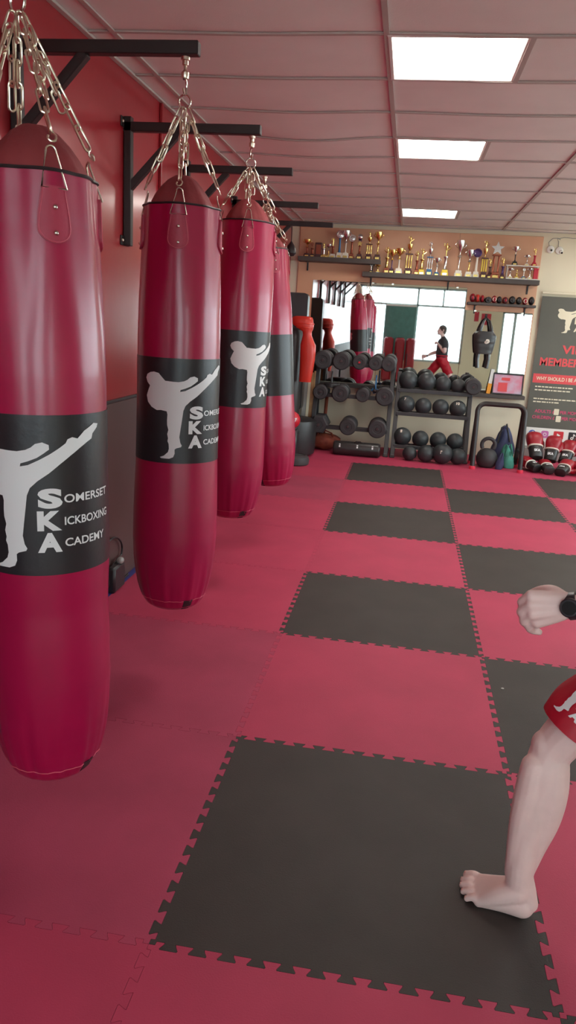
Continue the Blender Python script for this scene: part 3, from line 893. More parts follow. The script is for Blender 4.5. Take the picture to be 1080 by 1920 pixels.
TR2 = [(-.03, .10, 'disc', 'silver', 'black_plastic', 'silver', 'small silver ring medal trophy tucked under the upper shelf end', .024),
       (.05, .095, 'cup', 'gold', 'yellow', 'gold', 'tiny gold cup beside the silver ring medal', .022),
       (.155, .30, 'figure', 'gold', 'bronze', 'gold', 'gold figure trophy on the long shelf, first clear of the upper shelf', .034),
       (.215, .27, 'cup', 'gold', 'dark_wood', 'purple', 'gold cup trophy with a purple column near the left of the long shelf', .034),
       (.30, .29, 'cup', 'gold', 'marble', 'marble', 'gold cup trophy on a white column, long shelf', .042),
       (.415, .435, 'tier', 'gold', 'dark_wood', 'gold', 'tallest gold tiered trophy left of the yellow-based pair', .042),
       (.515, .27, 'figure', 'gold', 'bronze', 'bronze', 'gold kicking figure trophy just right of the tallest tiered one', .03),
       (.575, .30, 'figure', 'gold', 'yellow', 'gold', 'gold figure trophy on a yellow base, left one of two', .036),
       (.665, .38, 'tier', 'silver', 'blue', 'silver', 'tall silver tiered trophy with a blue base', .036),
       (.755, .20, 'cup', 'silver', 'blue', 'silver', 'short silver cup trophy between the blue-based tall one and a yellow base', .03),
       (.85, .375, 'figure', 'gold', 'yellow', 'silver', 'tall gold figure trophy on a yellow base, right one of two', .04),
       (1.01, .41, 'cup', 'silver', 'marble', 'silver', 'tall silver cup trophy standing alone in mid shelf', .042),
       (1.13, .31, 'cup', 'silver', 'marble', 'gold', 'silver cup trophy on a gold column left of the purple-topped one', .038),
       (1.215, .33, 'disc', 'purple', 'marble', 'marble', 'purple-topped trophy on a white column', .036),
       (1.305, .42, 'tier', 'gold', 'dark_wood', 'yellow', 'tall gold tiered trophy left of the big star', .036),
       (1.375, .22, 'figure', 'gold', 'dark_wood', 'dark_wood', 'small gold figure trophy between the tall gold one and the star', .03),
       (1.44, .435, 'star', 'silver', 'bronze', 'bronze', 'trophy topped with a large pale star on two brown columns', .05),
       (1.525, .24, 'figure', 'gold', 'dark_wood', 'purple', 'dark based figure trophy right of the star trophy', .028)]
for i, (x, h, k, m, b, c, l, w) in enumerate(TR2):
    trophy(x, Y2, z2, h, k, m, b, c, l, g2, w, random.Random(i + 20))
g3 = 'trophies on the pale riser'
zlow, zup = 2.169, 2.322
for i, (x, y, z, h, k, m, b, c, l, w) in enumerate([
    (1.615, 8.12, zlow, .11, 'cup', 'silver', 'marble', 'silver', 'low silver cup at the left of the riser bottom tier', .024),
    (1.69, 8.12, zlow, .10, 'figure', 'gold', 'yellow', 'gold', 'low gold figure with a yellow base on the riser bottom tier', .024),
    (1.77, 8.12, zlow, .12, 'disc', 'silver', 'blue', 'silver', 'low silver medal in the middle of the riser bottom tier', .022),
    (1.84, 8.12, zlow, .12, 'cup', 'silver', 'marble', 'silver', 'low silver cup beside the red box on the riser', .022),
    (1.66, 8.21, zup, .21, 'cup', 'silver', 'black_plastic', 'black_plastic', 'silver cup on a black column on the riser top tier', .03),
    (1.80, 8.21, zup, .12, 'cup', 'silver', 'marble', 'silver', 'small silver cup in the middle of the riser top tier', .022),
    (1.885, 8.21, zup, .20, 'figure', 'gold', 'red_card', 'red_card', 'gold and red figure trophy at the right end of the riser', .026)]):
    trophy(x, y, z, h, k, m, b, c, l, g3, w, random.Random(i + 50))
t = thing('gift_box', 'small bright red box at the right end of the riser bottom tier', 'box', (1.905, 8.12, zlow))
mb = MB(); mb.box((1.905, 8.12, zlow + .055), (.05, .05, .11), .003); mb.build('box_body', 'red_card', t, smooth=0)
mb = MB(); mb.box((1.905, 8.12, zlow + .115), (.054, .054, .014), .002); mb.build('lid', 'red_card', t, smooth=0)

# training gear packed on the short shelf
def padmitt(mb, x, y, z, w, h, d, tilt):
    R = Matrix.Rotation(tilt, 3, 'Y')
    mb.ball((x, y, z + h / 2), (w / 2, d / 2, h / 2), 18, 10, R)
gear = [('red', 1.215, .07, .10), ('orange-red', 1.275, .06, .095), ('red', 1.33, .05, .09), ('black', 1.40, .09, .07), ('red and white', 1.47, .06, .09), ('black', 1.53, .06, .085), ('red', 1.60, .07, .08), ('black', 1.68, .08, .095), ('black', 1.76, .07, .09), ('red and white', 1.83, .06, .085), ('black', 1.905, .07, .10)]
names = {0: 'red sparring mitt at the left end of the short shelf', 1: 'orange-red sparring mitt, second from left on the short shelf', 2: 'small red mitt beside the orange-red one', 3: 'low black mitt left of the first white-cuffed mitt', 4: 'red mitt with a white cuff, left one on the short shelf', 5: 'black mitt just right of the left white-cuffed mitt', 6: 'dull red mitt in the middle of the short shelf', 7: 'bulky black mitt right of the middle red one', 8: 'black mitt left of the right-hand white-cuffed mitt', 9: 'red mitt with a white cuff, right one on the short shelf', 10: 'black mitt at the right end of the short shelf'}
for i, (cname, x, w, h) in enumerate(gear):
    t = thing('sparring_mitt', names[i], 'mitt', (x, 8.17, 1.872), 'mitts on the short shelf')
    mb = MB(); padmitt(mb, x, 8.165, 1.872, w, h, .15, .0); mb.build('mitt', {'r': 'glove_red', 'o': 'orange', 'b': 'glove_black'}[cname[0]], t)
    mb = MB(); mb.lathe([(w * .36, 0), (w * .40, .004), (w * .40, .02), (w * .36, .024)], 16, (x, 8.10, 1.872 + h * .5), 'Y', rot=None); mb.build('cuff', 'glove_white' if 'white' in cname else 'glove_black', t)
# ------------------------------------------------------------------ cream wall on the right: sensors, banner
for i, (x, z, l) in enumerate(((2.063, 2.526, 'white round wall camera, left one of the pair above the banner'), (2.165, 2.518, 'white round wall camera, right one of the pair above the banner'))):
    t = thing('wall_camera', l, 'camera', (x, YB, z), 'round wall cameras')
    mb = MB(); mb.lathe([(.0005, 0), (.044, 0), (.044, -.02), (.04, -.03), (.03, -.034), (.0005, -.036)][::-1], 24, (x, YB, z), 'Y', rot=None); mb.build('housing', 'white', t)
    mb = MB(); mb.ball((x + (.006 if i == 0 else .016), YB - .032, z - .008 - i * .008), (.022, .022, .022), 16, 10); mb.build('eye', 'white', t)
    mb = MB(); mb.ball((x + (.006 if i == 0 else .026), YB - .049, z - .012 - i * .016), (.012, .009, .012), 14, 8); mb.build('lens', 'lens', t)
    mb = MB()
    if i == 0: P = [(x - .02, YB - .006, z + .04), (x - .03, YB - .006, z + .08), (x + .01, YB - .006, z + .125), (x + .07, YB - .006, z + .13), (x + .10, YB - .006, z + .115)]
    else: P = [(x - .015, YB - .006, z + .04), (x - .02, YB - .006, z + .10), (x - .04, YB - .006, z + .128), (x + .04, YB - .006, z + .15), (x + .14, YB - .006, z + .142), (x + .30, YB - .006, z + .15)]
    mb.tube(P, .0032, 6); mb.build('wire', 'grey', t)
BX0, BX1, BZ0, BZ1, BYY = 2.04, 2.90, .18, 2.02, 8.265
t = thing('roll_up_banner', 'tall dark membership banner standing against the cream wall at the right edge', 'banner', ((BX0 + BX1) / 2, BYY, 0))
mb = MB(); mb.box(((BX0 + BX1) / 2, BYY, (BZ0 + .30) / 2 + BZ1 / 2 - .06), (BX1 - BX0, .004, BZ1 - .42), 0); mb.build('print_sheet', 'banner', t, smooth=0)
sheet = [o for o in t.children][0]
mb = MB(); mb.box(((BX0 + BX1) / 2, BYY - .004, BZ1 + .012), (BX1 - BX0 + .02, .02, .026), .004); mb.build('top_rail', 'cream', t, smooth=0)
mb = MB(); mb.box(((BX0 + BX1) / 2, BYY, .295), (BX1 - BX0, .005, .235), 0); mb.build('footer_strip', 'white', t, smooth=0)
mb = MB(); mb.box(((BX0 + BX1) / 2, BYY - .01, .09), (BX1 - BX0 + .02, .09, .175), .02); mb.build('cassette', 'grey', t, smooth=40)
def wallart(name, tt, mat, parent, y=BYY - .0025, d=.0015):
    mb = MB(); on_wall(mb, tt, d, facing(0, y, 0)); return mb.build(name, mat, parent, smooth=0)
k2 = tri2d(kick2d(False)); ku = [p[0] for p in k2[0]]; kz = [p[1] for p in k2[0]]
wallart('kicker_print', fit2d(k2, 2.245, 1.575, .34, .315), 'cream', sheet)
for ch, zz in (('S', 1.775), ('K', 1.685), ('A', 1.595)):
    wallart('letters', fit2d(text2d(ch, 1, .04), 2.455, zz, .085, .075), 'cream', sheet)
wallart('letters', merge2d(*[fit2d(text2d(w, 1, .02), 2.56, zz, ww, .03) for w, zz, ww in (('OMERSET', 1.785, .2), ('ICKBOXING', 1.695, .21), ('CADEMY', 1.605, .18))]), 'cream', sheet)
wallart('letters', fit2d(text2d('VIP', 1, .03, sx=1), 2.355, 1.33, .24, .10), 'banner_red', sheet)
wallart('letters', fit2d(text2d('MEMBERSHIP', 1, .03), 2.115, 1.175, .72, .10), 'banner_red', sheet)
rb = wallart('title_strip', ([(BX0 + .02, .965), (BX1 - .02, .965), (BX1 - .02, 1.075), (BX0 + .02, 1.075)], [(0, 1, 2, 3)]), 'banner_red', sheet)
wallart('letters', fit2d(text2d('WHY SHOULD I BE A MEMBER?', 1, .015), 2.10, .998, .70, .045), 'cream', sheet, y=BYY - .004)
rr = random.Random(3)
for zz, x1 in ((.912, 2.52), (.872, 2.49), (.765, 2.74), (.727, 2.36)):
    x = 2.10; P = []
    while x < x1:
        w = rr.uniform(.015, .055); P.append(([(x, zz), (x + w, zz), (x + w, zz + .014), (x, zz + .014)], [(0, 1, 2, 3)])); x += w + .009
    wallart('small_print', merge2d(*P), 'cream', sheet)
wallart('letters', fit2d(text2d('ADULTS £', 1, .02), 2.135, .60, .24, .04), 'banner_pink', sheet)
wallart('letters', fit2d(text2d('PER MONTH', 1, .02), 2.44, .60, .27, .04), 'banner_pink', sheet)
wallart('letters', fit2d(text2d('CHILDREN £', 1, .02), 2.115, .525, .27, .04), 'banner_pink', sheet)
wallart('letters', fit2d(text2d('PER MONTH', 1, .02), 2.47, .525, .27, .04), 'banner_pink', sheet)
for x, z in ((2.365, .585), (2.40, .50)):
    wallart('price_patch', (rrect(x, z, x + .06, z + .075, .008), [tuple(range(24))]), 'cream', sheet, y=BYY - .0035)
# social icons on the footer
foot = [o for o in t.children if o.name.startswith('footer')][0]
yF = BYY - .003
c = circ(2.14, .335, .045); wallart('round_icon', (c, [tuple(range(24))]), 'logo_blue', foot, y=yF)
wallart('letters', fit2d(text2d('f', 1, .05), 2.125, .297, .032, .07), 'white', foot, y=yF - .0016)
c = rrect(2.25, .29, 2.34, .38, .022); wallart('camera_icon', (c, [tuple(range(24))]), 'logo_pink', foot, y=yF)
def ring2d(cx, cy, r0, r1, n=24):
    V = circ(cx, cy, r0, n) + circ(cx, cy, r1, n)
    return V, [(i, n + i, n + (i + 1) % n, (i + 1) % n)[::-1] for i in range(n)]
wallart('icon_ring', ring2d(2.295, .335, .014, .021), 'white', foot, y=yF - .0016)
c = rrect(2.40, .285, 2.52, .385, .012); wallart('play_icon', (c, [tuple(range(24))]), 'logo_red', foot, y=yF)
wallart('play_mark', ([(2.44, .31), (2.485, .335), (2.44, .36)], [(0, 1, 2)]), 'white', foot, y=yF - .0016)
c = rrect(2.58, .265, 2.82, .385, .008); wallart('video_icon', (c, [tuple(range(24))]), 'black_plastic', foot, y=yF)
wallart('letters', merge2d(ring2d(2.625, .31, .008, .018), ([(2.636, .31), (2.645, .31), (2.645, .365), (2.636, .365)], [(0, 1, 2, 3)]), ([(2.645, .345), (2.665, .335), (2.665, .345), (2.645, .365)], [(0, 1, 2, 3)]), fit2d(text2d('TikTok', 1, .03), 2.685, .292, .12, .06)), 'white', foot, y=yF - .0016)

# ------------------------------------------------------------------ dumbbell rack and slam ball rack
def rack(name, label, x0, x1, tiers, ztop, yfoot=7.56, lean=.34):
    """A-frame storage rack: two leaning side frames with floor skids, tier rails between them"""
    t = thing(name, label, 'rack', ((x0 + x1) / 2, yfoot + .25, 0))
    for x in (x0, x1):
        mb = MB()
        mb.beam((x, yfoot + .02, .02), (x, yfoot + lean, ztop), .05, .06, .005, up=(0, 1, 0))
        mb.beam((x, yfoot + .52, .02), (x, yfoot + lean + .02, ztop - .06), .04, .04, .005, up=(0, 1, 0))
        mb.box((x, yfoot + .27, .02), (.05, .58, .04), .005)
        mb.build('side_frame', 'rack', t, smooth=0)
        for yy in (yfoot, yfoot + .54):
            mb = MB(); mb.box((x, yy, .012), (.062, .05, .024), .006); mb.build('foot', 'black_rubber' if 0 else 'rubber', t, smooth=0)
    for z, yc, hw, rise in tiers:
        for k in (0, 1):
            mb = MB(); yy = yc + (hw if k else -hw); zz = z - .022 + (rise if k else 0)
            mb.box(((x0 + x1) / 2, yy, zz), (x1 - x0, .022, .044), .003)
            mb.build('rail', 'rack', t, smooth=0)
    return t
rack('dumbbell_rack', 'three-tier dark steel dumbbell rack in front of the left mirror', -.56, .355, [(1.072, 7.885, .034, 0), (.697, 7.755, .034, 0), (.317, 7.665, .034, 0)], 1.10)
rack('ball_rack', 'dark steel rack full of black slam balls, right of the dumbbell rack', .435, 1.295, [(.815, 7.86, .075, .0), (.545, 7.755, .075, .0), (.16, 7.67, .075, .0)], 1.0)

def dumbbell(r, label, group, loc, L=.36, hexa=False, accent=None, tilt=0):
    t = thing('dumbbell', label, 'dumbbell', loc, group)
    x, y, z = loc
    n = 6 if hexa else 28
    rot = Matrix.Rotation(tilt, 3, 'Y')
    hl = .13
    for s in (-1, 1):
        mb = MB()
        y0, y1 = s * (L / 2 - hl), s * L / 2
        prof = [(.0005, y0), (r * .84, y0), (r * .97, y0 + s * .012), (r, y0 + s * .03), (r, y1 - s * .03), (r * .97, y1 - s * .012), (r * .86, y1), (r * .50, y1), (r * .46, y1 - s * .005), (r * .2, y1 - s * .005), (r * .17, y1), (.0005, y1)]
        mb.lathe(prof, n, loc, 'Y', rot=rot); h = mb.build('weight_head', 'rubber', t, smooth=35)
        mb = MB(); mb.lathe([(.0005, y1 - s * .004), (r * .16, y1 - s * .004), (r * .14, y1 + s * .002), (.0005, y1 + s * .003)], 16, loc, 'Y')
        mb.build('end_cap', accent or 'rubber_brown', h)
    mb = MB(); mb.lathe([(.0005, -L / 2 + hl), (.015, -L / 2 + hl), (.017, -.03), (.0185, 0), (.017, .03), (.015, L / 2 - hl), (.0005, L / 2 - hl)], 14, loc, 'Y'); mb.build('grip', 'galv', t)
    return t
g = 'round-headed rubber dumbbells on the rack'
for x, r, l, a in ((-.50, .112, 'big dumbbell at the left end of the top tier, beside the orange-red dummy', None), (-.275, .108, 'second big dumbbell from the left on the top tier', None), (-.055, .088, 'top tier dumbbell with a red end cap', 'red_ball'), (.135, .086, 'smaller top tier dumbbell right of the red-capped one', None), (.292, .088, 'top tier dumbbell at the right upright', None)):
    dumbbell(r, l, g, (x, 7.885, 1.0905), accent=a)
for x, r, l in ((-.49, .09, 'leftmost dumbbell of the middle tier'), (-.25, .104, 'middle tier dumbbell under the hanging black cable grip'), (.02, .084, 'smallest dumbbell, in the middle of the middle tier'), (.285, .112, 'middle tier dumbbell beside the blue band')):
    dumbbell(r, l, g, (x, 7.755, .715))
for x, r, l, hx in ((-.475, .118, 'hexagonal dumbbell at the left end of the bottom tier', True), (-.12, .103, 'bottom tier dumbbell standing above the black roller', False), (.232, .112, 'bottom tier dumbbell at the right upright', False)):
    dumbbell(r, l, g, (x, 7.665, .335), hexa=hx)
dumbbell(.095, 'brownish dumbbell resting on the right end of the ball rack', None, (1.31, 7.86, .895))
# black cable handle hanging from the top rail, blue band
t = thing('pulldown_grip', 'black cable grip hanging from the top rail of the dumbbell rack', 'cable grip', (-.375, 7.74, .80))
mb = MB(); mb.tube([(-.372, 7.765, .96), (-.375, 7.75, .9), (-.375, 7.745, .81)], .012, 8); mb.build('strap', 'black_vinyl', t)
mb = MB(); mb.lathe([(.0005, 0), (.09, 0), (.105, .008), (.108, .03), (.098, .05), (.06, .056), (.0005, .058)], 24, (-.375, 7.745, .77)); mb.build('grip_disc', 'black_plastic', t)
mb = MB(); mb.tube(torus_path((-.375, 7.745, .768), .085, (0, 0, 1)), .006, 6, closed=True); mb.build('rim', 'galv', t)
t = thing('resistance_band', 'blue resistance band knotted round the rack rail', 'resistance band', (.17, 7.73, .72))
mb = MB(); mb.tube([(.12 + .09 * i / 10, 7.715 + .012 * math.sin(i), .765 + .025 * math.sin(i * 1.7)) for i in range(11)], .014, 8); mb.build('band', 'blue', t)
mb = MB(); mb.tube([(.165, 7.72, .78), (.16, 7.725, .84), (.162, 7.765, .95)], .009, 8); mb.build('loop', 'blue', t)
mb = MB(); mb.ball((.165, 7.712, .765), (.035, .025, .025), 14, 8); mb.build('knot', 'black_vinyl', t)

def slam_ball(r, label, loc, mat='rubber2', mark=None, group='black slam balls'):
    t = thing('slam_ball', label, 'slam ball', (loc[0], loc[1], loc[2] - r), group)
    mb = MB(); mb.ball(loc, r, 32, 20); b = mb.build('ball', mat, t, smooth=60)
    mb = MB(); mb.tube(torus_path(loc, r * 1.001, (.3, .2, 1), 40), r * .012, 5, closed=True); mb.build('seam', mat, t)
    if mark:
        kind, az, el = mark
        d = Vector((math.cos(el) * math.sin(az), -math.cos(el) * math.cos(az), math.sin(el)))
        up = (Vector((0, 0, 1)) - d * d.z).normalized(); rt = up.cross(d)
        q = slice2d(*fit2d(text2d(kind, 1, .03), -.02, -.02, .04 if len(kind) > 1 else .022, .04), .01)
        mb = MB()
        mb.add([(Vector(loc) + (rt * u + up * v + d * r).normalized() * (r + .0024)) for u, v in q[0]], q[1])
        mb.build('size_mark', 'glove_white', t, smooth=0)
    return t
bl = []
for i, (x, r, l) in enumerate(((.545, .115, 'large slam ball at the left end of the top tray'), (.765, .112, 'second slam ball from the left on the top tray'), (.965, .098, 'third slam ball from the left on the top tray'), (1.145, .09, 'slam ball at the right end of the top tray'))):
    slam_ball(r, l, (x, 7.86, .815 + math.sqrt(r * r - .064 ** 2)))
for x, r, l, mk in ((.545, .106, 'middle tray slam ball with a white 7 on it', ('7', -.1, .75)), (.752, .1, 'plain middle tray slam ball, second from left', None), (.957, .1, 'plain middle tray slam ball, third from left', None), (1.16, .1, 'middle tray slam ball with two small white digits', ('10', -.1, .75))):
    slam_ball(r, l, (x, 7.755, .545 + math.sqrt(r * r - .064 ** 2)), mark=mk)
for x, r, l, mk in ((.535, .11, 'bottom tray slam ball with a short white dash', ('-', -.1, .75)), (.755, .1, 'plain bottom tray slam ball, second from left', None), (.965, .1, 'bottom tray slam ball, third from left, over the one marked r', None), (1.165, .1, 'plain bottom tray slam ball at the right end', None)):
    slam_ball(r, l, (x, 7.67, .16 + math.sqrt(r * r - .064 ** 2)), mark=mk)
for x, y, r, l, mk in ((.64, 7.46, .085, 'small slam ball on the floor at the left foot of the ball rack', None), (.83, 7.44, .10, 'slam ball on the floor below the second tray ball', None), (1.02, 7.42, .118, 'biggest floor slam ball, marked with a white r', ('r', -.1, .3)), (1.20, 7.46, .095, 'slam ball on the floor by the right foot of the ball rack', None)):
    slam_ball(r, l, (x, y, r), mark=mk)

# black foam roller, rust bag and stick by the dumbbell rack
t = thing('foam_roller', 'long black roller lying on the floor before the dumbbell rack', 'roller', (.02, 7.44, 0))
L0, L1 = -.27, .29
mb = MB(); mb.lathe([(.0005, L0), (.07, L0), (.082, L0 + .012), (.084, L0 + .03), (.084, L1 - .03), (.082, L1 - .012), (.07, L1), (.0005, L1)], 32, (0, 7.46, .084), 'X'); r_ = mb.build('roller_body', 'black_vinyl', t, smooth=50)
for x in (-.19, .02, .2):
    for dz, h in ((0, .022), (.03, .012)):
        V = []
        for u in (-.009, .009):
            for k in range(4):
                a = .25 + (dz + h * k / 3) / .084
                V.append((x + u, 7.46 - .0848 * math.cos(a), .084 + .0848 * math.sin(a)))
        mb = MB(); mb.add(V, [(0, 4, 5, 1), (1, 5, 6, 2), (2, 6, 7, 3)]); mb.build('white_mark', 'print', r_, smooth=0)
mb = MB(); mb.tube([(-.02, 7.43, .16), (0, 7.42, .178), (.05, 7.42, .178), (.07, 7.43, .16)], .006, 6); mb.build('carry_loop', 'black_vinyl', t)
t = thing('holdall', 'rust brown holdall slumped under the left end of the dumbbell rack', 'bag', (-.40, 7.74, 0))
mb = MB()
rings = []
for i in range(11):
    u = i / 10; x = -.58 + .36 * u; s = math.sin(PI * (.08 + .84 * u)) ** .5
    ring = []
    for j in range(20):
        a = 2 * PI * j / 20
        yy = .13 * s * math.copysign(abs(math.cos(a)) ** .7, math.cos(a)); zz = .105 * s * math.copysign(abs(math.sin(a)) ** .7, math.sin(a))
        k = 1 + .05 * math.sin(5 * a + 9 * u)
        ring.append(Vector((x, 7.76 + yy * k, max(.002, .105 + zz * k * (1.05 - .2 * u)))))
    rings.append(ring)
mb.loft(rings); mb.build('bag_body', 'rust', t, smooth=60)
mb = MB(); mb.tube([(-.50, 7.68, .17), (-.48, 7.66, .235), (-.40, 7.65, .25), (-.32, 7.66, .22), (-.30, 7.69, .16)], .009, 6); mb.build('carry_handle', 'rust', t)
t = thing('wooden_stick', 'short orange-brown wooden stick leaning behind the dumbbell rack', 'stick', (-.47, 8.1, 0))
mb = MB(); mb.tube([(-.47, 8.09, .0), (-.455, 8.13, .72)], .022, 12); mb.build('shaft', 'rust', t)
mb = MB(); mb.ball((-.455, 8.13, .73), (.024, .024, .018), 12, 8); mb.build('tip', 'rust', t)

# ------------------------------------------------------------------ left corner: free-standing bags, dummy, ball
t = thing('free_standing_bag', 'tall black free-standing bag in the left back corner behind the orange-red dummy', 'free-standing bag', (-.83, 7.35, 0))
mb = MB(); mb.prism(rrect(-.145, .5, .145, 1.845, .05), .16, Matrix.Translation((-.83, 7.58, 0)) @ Matrix(((1, 0, 0, 0), (0, 0, -1, 0), (0, 1, 0, 0), (0, 0, 0, 1)))); mb.build('strike_pad', 'black_vinyl', t, smooth=30)
mb = MB(); mb.lathe([(.0005, .42), (.10, .42), (.105, .5), (.105, 1.38), (.09, 1.43), (.05, 1.45), (.0005, 1.455)], 24, (-.80, 7.33, 0)); mb.build('column', 'black_vinyl', t)
mb = MB(); mb.lathe([(.0005, .005), (.22, .005), (.255, .03), (.265, .10), (.265, .36), (.25, .41), (.20, .435), (.11, .45), (.0005, .45)], 40, (-.735, 7.24, 0)); mb.build('base_tank', 'black_plastic', t)
t = thing('weight_disc', 'low black round step standing in front of the black bag base', 'step', (-.60, 6.62, 0))
mb = MB(); mb.lathe([(.0005, 0), (.15, 0), (.162, .01), (.165, .05), (.155, .085), (.14, .095), (.0005, .10)], 36, (-.62, 6.62, 0)); mb.build('step_body', 'rubber', t)
mb = MB(); mb.tube(torus_path((-.62, 6.62, .096), .12, (0, 0, 1), 36), .004, 6, closed=True); mb.build('rim', 'rubber_brown', t)
t = thing('medicine_ball', 'bright red ball with a white 7, beside the farthest punch bag', 'ball', (-.70, 6.78, .36))
mb = MB(); mb.ball((-.70, 6.78, .46), .098, 32, 20); mb.build('ball', 'red_ball', t, smooth=60)
q = slice2d(*fit2d(text2d('7', 1, .03), -.018, -.024, .036, .048), .01)
d = (Vector((.55, -.80, .10))).normalized(); up = (Vector((0, 0, 1)) - d * d.z).normalized(); rt = up.cross(d)
mb = MB(); mb.add([(Vector((-.70, 6.78, .46)) + (rt * u + up * v + d * .098).normalized() * .0992) for u, v in q[0]], q[1]); mb.build('size_mark', 'print', t, smooth=0)
t = thing('ball_stand', 'black crate-like stand under the red ball', 'stand', (-.72, 6.79, 0))
mb = MB(); mb.box((-.72, 6.80, .175), (.2, .2, .35), .02); mb.build('stand_body', 'black_plastic', t)
mb = MB(); mb.tube(torus_path((-.70, 6.78, .372), .058, (0, 0, 1), 28), .010, 8, closed=True); mb.build('cup_ring', 'rubber', t)
# orange-red moulded dummy: head block overhanging a waisted torso
t = thing('striking_dummy', 'orange-red moulded torso dummy strapped against the black bag', 'dummy', (-.65, 7.14, .9))
prof = [(.86, -.625, .068, .055), (.90, -.622, .075, .065), (1.0, -.615, .074, .07), (1.12, -.612, .082, .075), (1.20, -.612, .090, .08), (1.27, -.615, .084, .078), (1.33, -.625, .064, .07), (1.38, -.632, .052, .064), (1.42, -.636, .052, .066), (1.45, -.655, .082, .072), (1.49, -.682, .118, .078), (1.53, -.69, .124, .078), (1.555, -.695, .122, .075), (1.575, -.695, .108, .065), (1.585, -.69, .07, .05)]
mb = MB(); rings = []
for z, x, rx, ry in prof:
    rings.append([Vector((x + rx * math.copysign(abs(math.cos(2 * PI * j / 32)) ** .8, math.cos(2 * PI * j / 32)) * (1 + .05 * math.sin(40 * z)), 7.145 + ry * math.copysign(abs(math.sin(2 * PI * j / 32)) ** .8, math.sin(2 * PI * j / 32)), z)) for j in range(32)])
mb.loft(rings); mb.build('torso', 'orange', t, smooth=70)
mb = MB()
for z, rx in ((1.46, .085), (1.505, .12)):
    mb.tube([(-.668 - (z - 1.46) * .4 + (rx + .003) * math.cos(2 * PI * j / 30), 7.145 + .082 * math.sin(2 * PI * j / 30), z) for j in range(30)], .007, 6, closed=True)
mb.build('collar_ridge', 'orange', t)
mb = MB(); mb.box((-.63, 7.215, 1.12), (.12, .035, .05), .01); mb.build('strap', 'black_vinyl', t)
t = thing('pole_bundle', 'pale wooden and grey boards propped behind the dummy, left of the rack', 'boards', (-.62, 7.62, 0))
for x, w, m_, z in ((-.70, .05, 'grey', .88), (-.655, .035, 'cream', .90), (-.622, .03, 'wood', .93), (-.598, .022, 'wood', .95)):
    mb = MB(); mb.beam((x, 7.66, .0), (x + .01, 7.78, z), w, .02, .003, up=(0, 1, 0)); mb.build('board', m_, t, smooth=0)

# ------------------------------------------------------------------ right: tube frame, kettlebell, bags, picture, chest guard
t = thing('tube_frame', 'black round-cornered tube stand with red feet below the framed picture', 'stand', (1.62, 7.4, 0))
for k, (ya, yb, xa, xb) in enumerate(((7.25, 7.42, 1.36, 1.895), (7.62, 7.46, 1.37, 1.885))):
    H = .735; r = .09; P = [(xa, ya, .0)]
    def yy(z): return ya + (yb - ya) * z / H
    for i in range(9):
        a = PI - PI / 2 * i / 8; P.append((xa + r + r * math.cos(a), yy(H - r + r * math.sin(a)), H - r + r * math.sin(a)))
    for i in range(9):
        a = PI / 2 - PI / 2 * i / 8; P.append((xb - r + r * math.cos(a), yy(H - r + r * math.sin(a)), H - r + r * math.sin(a)))
    P.append((xb, ya, .0))
    mb = MB(); mb.tube(P, .027, 12); mb.build('tube', 'steel_black', t)
    for x in (xa, xb):
        mb = MB(); mb.lathe([(.0005, 0), (.034, 0), (.036, .01), (.034, .035), (.0005, .037)], 16, (x, ya, 0)); mb.build('foot_cap', 'pinkcap', t)
for x in (1.37, 1.885):
    mb = MB(); mb.beam((x, 7.30, .22), (x, 7.58, .22), .03, .03, .004); mb.build('cross_bar', 'steel_black', t, smooth=0)
t = thing('kettlebell', 'black kettlebell on the floor inside the black tube stand', 'kettlebell', (1.535, 7.46, 0))
mb = MB(); mb.lathe([(.0005, 0), (.07, 0), (.10, .02), (.122, .07), (.125, .11), (.11, .16), (.085, .195), (.05, .215), (.0005, .22)], 32, (1.535, 7.46, 0)); mb.build('bell', 'rubber', t)
mb = MB(); mb.tube([(1.535 + .075 * math.cos(PI * (1.2 - 1.4 * i / 16)) * (1 if i else 1), 7.46, .262 + .075 * math.sin(PI * (1.2 - 1.4 * i / 16))) for i in range(17)], .022, 10); mb.build('handle', 'rubber', t)
def sack(name, label, cat, c, sx, sy, h, mat, folds, seed, strap=None):
    rnd = random.Random(seed); p = [rnd.uniform(0, 6) for _ in range(6)]
    t = thing(name, label, cat, (c[0], c[1], 0))
    mb = MB(); rings = []
    for i in range(13):
        u = i / 12; z = .002 + h * u; s = (1 - u ** 2.6) ** .5 * (.82 + .18 * math.sin(PI * min(1, u * 1.6))) + .02
        rings.append([Vector((c[0] + sx * s * math.cos(2 * PI * j / 28) * (1 + folds * math.sin(5 * 2 * PI * j / 28 + p[0] + 5 * u)) + .04 * u * math.sin(p[2]), c[1] + sy * s * math.sin(2 * PI * j / 28) * (1 + folds * math.sin(4 * 2 * PI * j / 28 + p[1] - 6 * u)), z + .02 * u * math.sin(3 * 2 * PI * j / 28 + p[3]))) for j in range(28)])
    mb.loft(rings); mb.build('bag_body', mat, t, smooth=70)
    if strap:
        mb = MB(); mb.tube([(c[0] - sx * .5, c[1] - sy * .75, h * .55), (c[0] - sx * .3, c[1] - sy * .6, h * 1.0), (c[0] + sx * .1, c[1] - sy * .3, h * 1.1), (c[0] + sx * .5, c[1] - sy * .7, h * .6)], .010, 6); mb.build('strap', strap, t)
    return t
sack('backpack', 'dark navy backpack slumped against the cream wall inside the tube stand', 'backpack', (1.755, 7.92), .14, .12, .43, 'navy', .09, 2, 'black_vinyl')
sack('drawstring_bag', 'teal and green drawstring bag in front of the navy backpack', 'bag', (1.785, 7.52), .085, .075, .26, 'teal', .10, 5, 'teal')
sack('drink_pouch', 'small dark blue pouch between the kettlebell and the teal bag', 'pouch', (1.668, 7.37), .045, .045, .18, 'navy', .08, 8)
